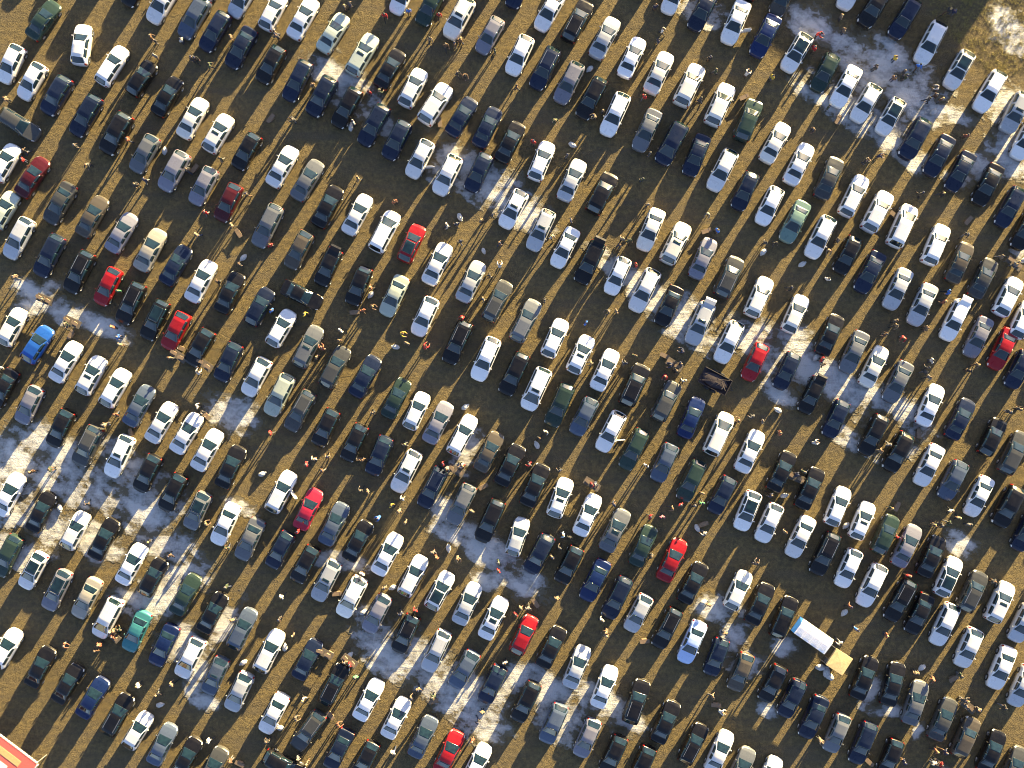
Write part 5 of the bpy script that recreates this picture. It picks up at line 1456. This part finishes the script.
def person_pose(pose):
    """joint positions of one pose: facing +Y, 1.74 m tall"""
    lean = {'stand': .0, 'walk': .05, 'bend': .42}[pose]
    hipz = .92 if pose != 'bend' else .88
    def up(z, y=0): # leaned spine above the hip
        d = z-hipz
        return (0, y + math.sin(lean)*d, hipz + math.cos(lean)*d)
    J = dict(pelvis=(0, 0, hipz), belly=up(1.10), chest=up(1.30), neck=up(1.47), head=up(1.60, .02), crown=up(1.70, .01))
    for s, n in ((1, 'R'), (-1, 'L')):
        ph = s if pose == 'walk' else 0
        J['hip'+n] = (s*.10, 0, hipz-.04)
        J['knee'+n] = (s*.11, .16*ph+.03, .49)
        J['ankle'+n] = (s*.115, .30*ph-.02 if ph else -.01, .09 if ph >= 0 else .12)
        J['toe'+n] = (s*.13, J['ankle'+n][1]+.16, .045 if ph >= 0 else .04)
        sx, sy, sz = up(1.42)
        J['sho'+n] = (s*.19, sy, sz)
        if pose == 'stand':
            J['elb'+n] = (s*.26, sy-.03, 1.14); J['wri'+n] = (s*.24, .10, .93)
        elif pose == 'walk':
            J['elb'+n] = (s*.25, sy-.10*ph, 1.15); J['wri'+n] = (s*.23, .12-.20*ph, .95)
        else:
            J['elb'+n] = (s*.27, sy+.12, sz-.24); J['wri'+n] = (s*.20, sy+.36, sz-.30)
    return J

def add(a, b): return tuple(p+q for p, q in zip(a, b))
def person_meshes(pose):
    J = person_pose(pose)
    nodes = [(J['pelvis'], (.15, .11)), (J['belly'], (.14, .10)), (J['chest'], (.155, .11)), (J['neck'], .058), (J['head'], (.085, .10)), (J['crown'], (.07, .082))]
    edges = [(0, 1), (1, 2), (2, 3), (3, 4), (4, 5)]
    def push(p, r, par):
        nodes.append((p, r)); edges.append((par, len(nodes)-1)); return len(nodes)-1
    push(add(J['head'], (0, .115, -.015)), .018, 4)                  # nose
    for n, s in (('R', 1), ('L', -1)):
        h = push(J['hip'+n], .085, 0); kq = push(J['knee'+n], .058, h); a = push(J['ankle'+n], .042, kq); push(J['toe'+n], .04, a)
        sh = push(J['sho'+n], .058, 2); e = push(J['elb'+n], .045, sh); w = push(J['wri'+n], .030, e)
        E, W = Vector(J['elb'+n]), Vector(J['wri'+n]); d = (W-E).normalized()
        palm = W + d*.07; p = push(tuple(palm), (.038, .020), w)
        side = d.cross(Vector((0, 0, 1))).normalized() if abs(d.z) < .98 else Vector((0, 1, 0))
        if abs(d.z) > .6: side = Vector((0, 1, 0))
        for q, ln in ((-1.5, .060), (-.5, .075), (.5, .078), (1.5, .068)):
            b0 = push(tuple(palm + side*q*.019 + d*.03), .009, p)
            push(tuple(palm + side*q*.021 + d*(.03+ln*.6) - Vector((s*.012, 0, 0))), .008, b0)
        t0 = push(tuple(W + side*.035 + d*.035), .010, w); push(tuple(W + side*.055 + d*.08), .009, t0)
    body = skin_mesh('person_'+pose, nodes, edges)
    # jacket: torso and sleeves
    nodes = [(add(J['pelvis'], (0, 0, -.06)), (.185, .14)), (J['pelvis'], (.185, .145)), (J['belly'], (.18, .14)), (J['chest'], (.20, .145)), (add(J['chest'], tuple(.75*(b-a) for a, b in zip(J['chest'], J['neck']))), .085)]
    edges = [(0, 1), (1, 2), (2, 3), (3, 4)]
    for n in 'RL':
        sh = push(J['sho'+n], .085, 3); e = push(J['elb'+n], .068, sh)
        W = tuple(a+(b-a)*.97 for a, b in zip(J['elb'+n], J['wri'+n])); push(W, .052, e)
    jacket = skin_mesh('jacket_'+pose, nodes, edges)
    nodes = [(add(J['pelvis'], (0, 0, .04)), (.155, .12)), (add(J['pelvis'], (0, 0, -.05)), (.15, .12))]; edges = [(0, 1)]
    for n in 'RL':
        h = push(J['hip'+n], .105, 1); kq = push(J['knee'+n], .075, h); a = push(add(J['ankle'+n], (0, 0, .03)), .062, kq)
    trousers = skin_mesh('trousers_'+pose, nodes, edges)
    shoes = []
    for n in 'RL':
        nodes = [(add(J['ankle'+n], (0, -.03, -.02)), .055), (J['ankle'+n], .056), (J['toe'+n], .05), (add(J['toe'+n], (0, .04, 0)), .042)]
        shoes.append(skin_mesh('shoe_'+pose+n, nodes, [(0, 1), (1, 2), (2, 3)]))
    hc = add(J['head'], (0, -.012, .045))
    hat = sphere_mesh('hat_'+pose, hc, (.108, .128, .105), -.15)
    assign(body, M['skin']); assign(jacket, M['cloth']); assign(trousers, M['cloth']); assign(hat, M['cloth'])
    for s in shoes: assign(s, M['rubber'])
    return body, jacket, trousers, shoes, hat

PM = {}
def place_person(x, y, hd, pose, jc, tc, hc, label):
    if pose not in PM:
        body, jacket, trousers, shoes, hat = person_meshes(pose)
        o = link('person', body)
        link('jacket', jacket, o); link('trousers', trousers, o); link('hat', hat, o)
        for s in shoes: link('shoe', s, o)
        PM[pose] = o
    else:
        o = copy_thing(PM[pose])
    s = random.uniform(.90, 1.02); o.scale = (s*.93, s*.93, s)
    o.location = (x, y, .0); o.rotation_euler = (0, 0, -R(hd))
    tag(o, label, 'person', 'people walking among the cars')
    tint(o, ('jacket',), CLOTH[jc], .15); tint(o, ('trousers',), CLOTH[tc], .15); tint(o, ('hat',), CLOTH[hc], .15)
for row in PERSON_ROWS: place_person(*row)

# ------------------------------------------------------------------ goods
def table_mesh():
    b = Builder().box((0, 0, .72), (1.7, .75, .035), 0, .03); return b.mesh('table_top')
TT = table_mesh(); assign(TT, M['wood'])
LEGS = []
for sx in (-1, 1):
    for sy in (-1, 1):
        me = Builder().tube((sx*.72, sy*.31, 0), (sx*.76, sy*.30, .705), .018, 6).mesh('leg'); assign(me, M['steel']); LEGS.append(me)
tp = None
for (x, y, rz, cloth, label) in TABLE_ROWS:
    if tp is None:
        tp = thing('folding_table', label, 'table'); link('table_top', TT, tp)
        for me in LEGS: link('leg', me, tp)
        o = tp
    else: o = copy_thing(tp)
    o.location = (x, y, 0); o.rotation_euler = (0, 0, rz); tag(o, label, 'table', 'trading tables between the cars')
bx = None
for (x, y, z, rz, s, label) in BOX_ROWS:
    if bx is None:
        b = Builder().box((0, 0, .17), (.50, .38, .34), 0, .008)
        for sx, a in ((-1, .5), (1, .4)):
            b.box((sx*.34, 0, .345), (.20, .36, .012), 0, 0)
        me = b.mesh('cardboard_box'); assign(me, M['card']); bx = link('cardboard_box', me); o = bx
    else: o = copy_thing(bx)
    o.location = (x, y, z); o.rotation_euler = (0, 0, rz); o.scale = (s, s, s); tag(o, label, 'box', 'boxes of goods set out for sale')
def lump(name, r, seed):
    vs, fs = [], []; n, m = 14, 8
    for i in range(m+1):
        la = -math.pi/2*.55 + (math.pi/2*1.55)*i/m
        for q in range(n):
            lo = 2*math.pi*q/n; p = Vector((math.cos(la)*math.cos(lo), math.cos(la)*math.sin(lo), math.sin(la)))
            k = 1+.25*noise.noise(p*2.2+Vector((seed, 0, 0)))
            vs.append((p.x*r[0]*k, p.y*r[1]*k, max(0, (p.z*k+.62)*r[2])))
    for i in range(m):
        for q in range(n):
            p = (q+1) % n; fs.append((i*n+q, i*n+p, (i+1)*n+p, (i+1)*n+q))
    fs.append(tuple(reversed(range(n))))
    return mesh_of(name, vs, fs, True)
sk = None
for (x, y, rz, s, label) in SACK_ROWS:
    if sk is None:
        me = lump('sack', (.34, .22, .22), 3.1); assign(me, M['sack']); sk = link('sack', me)
        o = sk
        neck = Builder().tube((.22, 0, .16), (.40, .02, .20), .05, 7, .09).mesh('tied_neck', True); assign(neck, M['sack']); link('tied_neck', neck, sk)
    else: o = copy_thing(sk)
    o.location = (x, y, 0); o.rotation_euler = (0, 0, rz); o.scale = (s, s, s); tag(o, label, 'sack', 'white sacks lying on the ground')

# ------------------------------------------------------------------ stalls and trailer
def white_stall(x, y, hd):
    t = thing('market_stall', 'white gabled market stall with a blue end, beside the yellow canopy', 'stall', (x, y, 0), -R(hd))
    L, W, e, rdg = 3.55, 1.65, 2.1, 2.20
    me = mesh_of('roof', [(-L/2, -W/2, e), (L/2, -W/2, e), (L/2, .3, rdg), (-L/2, .3, rdg), (L/2, W/2, e-.1), (-L/2, W/2, e-.1),
                  (-L/2, -W/2, e-.22), (L/2, -W/2, e-.22), (L/2, W/2, e-.22), (-L/2, W/2, e-.22)],
                 [(0, 1, 2, 3), (3, 2, 4, 5), (6, 7, 1, 0), (4, 8, 9, 5), (7, 8, 4, 1), (1, 4, 2)])
    r = link('roof', me, t, M['white_fabric'])
    for q in range(1, 4):
        b = Builder(); X = -L/2+L*q/4
        b.tube((X, -W/2+.02, e+.004), (X, .29, rdg+.002), .018, 4); link('seam', b.mesh('seam'), r, M['grey_line'])
    for q in (.28, .5, .72):
        b = Builder(); yy = -W/2+(W/2+.3)*q; zz = e+(rdg-e)*q
        for c in range(4):
            X = -L/2+L*(c+.14)/4; b.tube((X, yy, zz+.004), (X+L*.17, yy, zz+.004), .022, 4)
        link('printed_line', b.mesh('printed_line'), r, M['grey_line'])
    me = mesh_of('end_panel', [(-L/2-.01, -W/2, .9), (-L/2-.01, W/2, .9), (-L/2-.01, W/2, e-.1), (-L/2-.01, .3, rdg+.01), (-L/2-.01, -W/2, e),
                               (-L/2-.28, -W/2+.05, 1.75), (-L/2-.28, W/2-.05, 1.75)],
                 [(0, 1, 2, 3, 4), (4, 3, 2, 6, 5)])
    link('end_panel', me, t, M['blue_fabric'])
    for sx in (-1, 1):
        for sy in (-1, 1):
            link('post', Builder().tube((sx*(L/2-.06), sy*(W/2-.06), 0), (sx*(L/2-.06), sy*(W/2-.06), e), .03).mesh('post'), t, M['steel'])
    link('counter', Builder().box((0, -.5, .85), (L-.3, .6, .05)).box((0, -.5, .42), (L-.5, .5, .80)).mesh('counter'), t, M['wood'])
white_stall(28.891,-24.163,35)

def yellow_canopy(x, y, hd):
    t = thing('pop_up_canopy', 'square yellow canopy pitched at the right end of the white stall', 'canopy', (x, y, 0), -R(hd))
    w, e, p = .93, 2.05, 2.085
    ring = [(-w, -w), (w, -w), (w, w), (-w, w)]
    vs = [(a, b, e) for a, b in ring] + [(.05, .05, p)] + [(a*1.01, b*1.01, e-.24) for a, b in ring]
    fs = [(0, 1, 4), (1, 2, 4), (2, 3, 4), (3, 0, 4)] + [(5+i, 5+(i+1) % 4, (i+1) % 4, i) for i in range(4)]
    link('canopy_top', mesh_of('canopy_top', vs, fs), t, M['yellow_fabric'])
    for a, b in ring:
        link('post', Builder().tube((a*.95, b*.95, 0), (a*.95, b*.95, e), .025).mesh('post'), t, M['steel'])
    link('counter', Builder().box((0, -.6, .8), (1.6, .5, .05)).box((0, -.6, .4), (1.4, .4, .76)).mesh('counter'), t, M['wood'])
yellow_canopy(31.327,-26.599,33)

def red_booth(x, y, hd):
    # origin at the corner that shows in the frame; the booth runs away to -X and -Y
    t = thing('market_booth', 'red framed booth roof cut off by the bottom left corner', 'stall', (x, y, 0), -R(hd))
    LX, LY, h = 9.0, 5.0, 2.5
    r = link('roof', Builder().box((-LX/2, -LY/2, h), (LX, LY, .10)).mesh('roof'), t, M['red_fabric'])
    link('roof_panel', Builder().box((-LX/2-.55, -1.0, h+.062), (LX-1.5, .62, .02)).mesh('roof_panel'), r, M['tan_fabric'])
    link('roof_panel', Builder().box((-LX/2-1.0, -2.6, h+.062), (LX-2.2, 1.5, .02)).mesh('roof_panel'), r, M['white_fabric'])
    b = Builder()
    for q in range(30):
        b.box((-.15-q*.3, .065, h-.04), (.27, .12, .22), 0, .05, .8)
    link('fringe', b.mesh('fringe'), t, M['sack'])
    link('fringe', Builder().box((.08, -.45, h-.04), (.15, .9, .22), 0, .03, .8).mesh('fringe'), t, M['sack'])
    for a, b_ in ((-.15, -.15), (-LX+.15, -.15), (-.15, -LY+.15), (-LX+.15, -LY+.15)):
        link('post', Builder().tube((a, b_, 0), (a, b_, h-.05), .05).mesh('post'), t, M['steel'])
red_booth(-45.227,-36.182,37)

def loaded_trailer(x, y, hd):
    t = thing('flatbed_trailer', 'dark flatbed trailer heaped with scrap, parked across the row', 'trailer', (x, y, 0), -R(hd))
    link('bed', Builder().box((0, 0, .55), (1.55, 2.9, .10)).mesh('bed'), t, M['scrap'])
    link('sideboard', Builder().box((-.80, 0, .74), (.05, 2.9, .30)).mesh('sideboard'), t, M['wood'])
    link('sideboard', Builder().box((.80, 0, .74), (.05, 2.9, .30)).mesh('sideboard'), t, M['scrap'])
    link('headboard', Builder().box((0, 1.48, .76), (1.65, .05, .34)).mesh('headboard'), t, M['scrap'])
    ld = lump('load', (.72, 1.34, .16), 7.7)
    for v in ld.vertices: v.co.z += .60
    link('load', ld, t, M['scrap'])
    rnd = random.Random(3)
    for q in range(9):
        a = Vector((rnd.uniform(-.5, .5), rnd.uniform(-1.1, 1.1), rnd.uniform(.9, 1.2))); dd = Vector((rnd.uniform(-.4, .4), rnd.uniform(-.5, .5), rnd.uniform(-.1, .2)))
        link('scrap_pipe', Builder().tube(a-dd, a+dd, .035, 6).mesh('scrap_pipe'), t, M['scrap'])
    for sx in (-1, 1):
        for yy in (-.35, .35):
            w = link('wheel', CM['h']['wheel'], t); w.location = (sx*.93, yy, .315)
            if sx < 0: w.rotation_euler = (0, 0, math.pi)
    link('drawbar', Builder().tube((-.4, 1.5, .5), (0, 1.95, .48), .035).tube((.4, 1.5, .5), (0, 1.95, .48), .035).tube((0, 1.9, .48), (0, 2.1, .48), .045).mesh('drawbar'), t, M['trim'])
loaded_trailer(19.666,0.291,118)


# ------------------------------------------------------------------ setting
def ground():
    n = 24; S = 420.0; vs = []; fs = []
    for j in range(n+1):
        for i in range(n+1): vs.append((-S+2*S*i/n, -S+2*S*j/n, 0))
    for j in range(n):
        for i in range(n):
            a = j*(n+1)+i; fs.append((a, a+1, a+n+2, a+n+1))
    o = link('ground', mesh_of('ground', vs, fs), None, M['ground']); o['kind'] = 'structure'
ground()

def snow():
    step = .11; cells = {}
    for (cx, cy, rx, ry, a) in SNOW_PATCHES:
        ca, sa = math.cos(a), math.sin(a); m = max(rx, ry)*1.5
        for i in range(int((cx-m)/step), int((cx+m)/step)+1):
            for j in range(int((cy-m)/step), int((cy+m)/step)+1):
                dx, dy = i*step-cx, j*step-cy
                u, v = (dx*ca+dy*sa)/rx, (-dx*sa+dy*ca)/ry
                q = 1-(u*u+v*v)
                if q > -1.2: cells[(i, j)] = max(cells.get((i, j), -9), q)
    keep = []; depth = {}; LOW = -.25
    ca, sa = math.cos(R(-33)), math.sin(R(-33))
    for (i, j), q in cells.items():
        x, y = i*step, j*step; p = Vector((x, y, 0)); st = Vector(((x*ca+y*sa)*.35, (-x*sa+y*ca)*1.4, 5))
        f = q + .8*noise.noise(p*.45) + .8*noise.noise(st*.7) + .65*noise.noise(p*1.5+Vector((9, 2, 0))) + .45*noise.noise(Vector((st.x*3.2, st.y*2.4, 1))) + .35*noise.noise(p*5.0)
        depth[(i, j)] = f
        if f > LOW: keep.append((i, j))
    vid = {}; vs = []; fs = []; dep = []
    for (i, j) in keep:
        f = []
        for a, b in ((0, 0), (1, 0), (1, 1), (0, 1)):
            k = (i+a, j+b)
            if k not in vid:
                vid[k] = len(vs); p = Vector((k[0]*step, k[1]*step, 0)); 
                jx = noise.noise(p*7)*.05; jy = noise.noise(p*7+Vector((5, 5, 5)))*.05
                vs.append((p.x+jx, p.y+jy, .012+.012*noise.noise(p*1.7))); dep.append(depth.get(k, LOW))
            f.append(vid[k])
        fs.append(f)
    me = mesh_of('snow', vs, fs, True)
    at = me.attributes.new('ice_depth', 'FLOAT', 'POINT'); at.data.foreach_set('value', dep)
    o = link('snow', me, None, M['snow']); o['kind'] = 'stuff'
    tag(o, 'patches of trampled snow and ice on the brown field', 'snow')
snow()

def grass():
    vs, fs = [], []
    rnd = random.Random(5)
    for k in range(5000):
        x, y = rnd.uniform(40.82, 51.562), rnd.uniform(30.176, 38.965)
        if (x-40.82)*.9 + (y-30.176) < 5.5 or rnd.random() > .45+.9*noise.noise(Vector((x*1.3, y*1.3, 0))): continue
        for b in range(6):
            a = rnd.uniform(0, 6.28); h = rnd.uniform(.06, .20); l = rnd.uniform(.04, .18); w = .014
            bx_, by_ = x+rnd.uniform(-.08, .08), y+rnd.uniform(-.08, .08)
            i0 = len(vs)
            vs += [(bx_-w*math.sin(a), by_+w*math.cos(a), 0), (bx_+w*math.sin(a), by_-w*math.cos(a), 0), (bx_+l*math.cos(a), by_+l*math.sin(a), h)]
            fs.append((i0, i0+1, i0+2))
    o = link('grass', mesh_of('grass', vs, fs), None, M['grass']); o['kind'] = 'stuff'
    tag(o, 'tufts of dry yellow grass at the top right corner', 'grass')
grass()

def unseen_hall(p, q, depth, h):
    # unseen building added beyond the upper right edge to shade the field's top
    p, q = Vector((*p, 0)), Vector((*q, 0)); u = (q-p).normalized(); L = (q-p).length; n = Vector((-u.y, u.x, 0))
    rz = math.atan2(u.y, u.x)
    t = thing('unseen_hall', 'unseen long rendered building added beyond the upper right edge for its shadow', 'building', tuple((p+q)/2), rz)
    b = Builder(); b.box((0, depth/2, h/2-.2), (L, depth, h-.4)); link('wall', b.mesh('wall'), t, M['wall'])
    me = mesh_of('roof', [(-L/2-.3, -.3, h-.4), (L/2+.3, -.3, h-.4), (L/2+.3, depth/2, h), (-L/2-.3, depth/2, h), (L/2+.3, depth+.3, h-.4), (-L/2-.3, depth+.3, h-.4),
                  (-L/2-.3, -.3, h-.6), (L/2+.3, -.3, h-.6), (L/2+.3, depth+.3, h-.6), (-L/2-.3, depth+.3, h-.6)],
                 [(0, 1, 2, 3), (3, 2, 4, 5), (6, 7, 1, 0), (7, 8, 4, 2, 1), (8, 9, 5, 4), (9, 6, 0, 3, 5), (6, 9, 8, 7)])
    link('roof', me, t, M['roof'])
    k = 0
    X = -L/2+1.6
    while X < L/2-1.2:
        f = link('window', Builder().box((X, -.03, h*.5), (1.5, .10, 1.5)).mesh('window'), t, M['steel'])
        link('pane', Builder().box((X, -.085, h*.5), (1.3, .02, 1.3)).mesh('pane'), f, M['glass'])
        X += 3.1
    d = link('door', Builder().box((0, -.04, 1.1), (1.9, .10, 2.2)).mesh('door'), t, M['door'])
    link('handle', Builder().tube((.7, -.13, 1.0), (.7, -.13, 1.3), .02, 6).mesh('handle'), d, M['steel'])
unseen_hall((37.572, 66.628),(56.615, 53.444),9.0,6.0)


# ------------------------------------------------------------------ light, sky, camera
EL, AZ = R(9.2), R(33)
w = bpy.data.worlds.new('World'); scene.world = w; w.use_nodes = True
nt = w.node_tree; bg = nt.nodes['Background']
sky = nt.nodes.new('ShaderNodeTexSky'); sky.sky_type = 'NISHITA'; sky.sun_disc = False
sky.sun_elevation = EL; sky.sun_rotation = AZ; sky.altitude = 200; sky.air_density = 1.0; sky.dust_density = 1.0; sky.ozone_density = 1.0
tint_ = mix(nt, 1.0, sky.outputs[0], (1.0, 0.955, 1.12), 'MULTIPLY')
nt.links.new(tint_, bg.inputs['Color']); bg.inputs['Strength'].default_value = 0.053
sl = bpy.data.lights.new('sun', 'SUN'); sl.energy = 5.0; sl.angle = R(.4); sl.color = (1.0, 0.765, 0.36)
so = bpy.data.objects.new('sun', sl); col.objects.link(so)
d = Vector((math.sin(AZ)*math.cos(EL), math.cos(AZ)*math.cos(EL), math.sin(EL)))
so.rotation_euler = d.to_track_quat('Z', 'Y').to_euler(); so.location = d*60

cam = bpy.data.cameras.new('camera'); co = bpy.data.objects.new('camera', cam); col.objects.link(co)
co.location = (0, 0, 100.0); co.rotation_euler = (0, 0, 0)
cam.sensor_width = 36; cam.lens = 36*100.0/100.0; cam.clip_end = 2000; cam.clip_start = .5
scene.camera = co
scene.cycles.filter_width = 1.0
vs_ = scene.view_settings
vs_.view_transform = 'Standard'; vs_.look = 'None'; vs_.gamma = 1; vs_.use_curve_mapping = False; vs_.exposure = 3.05
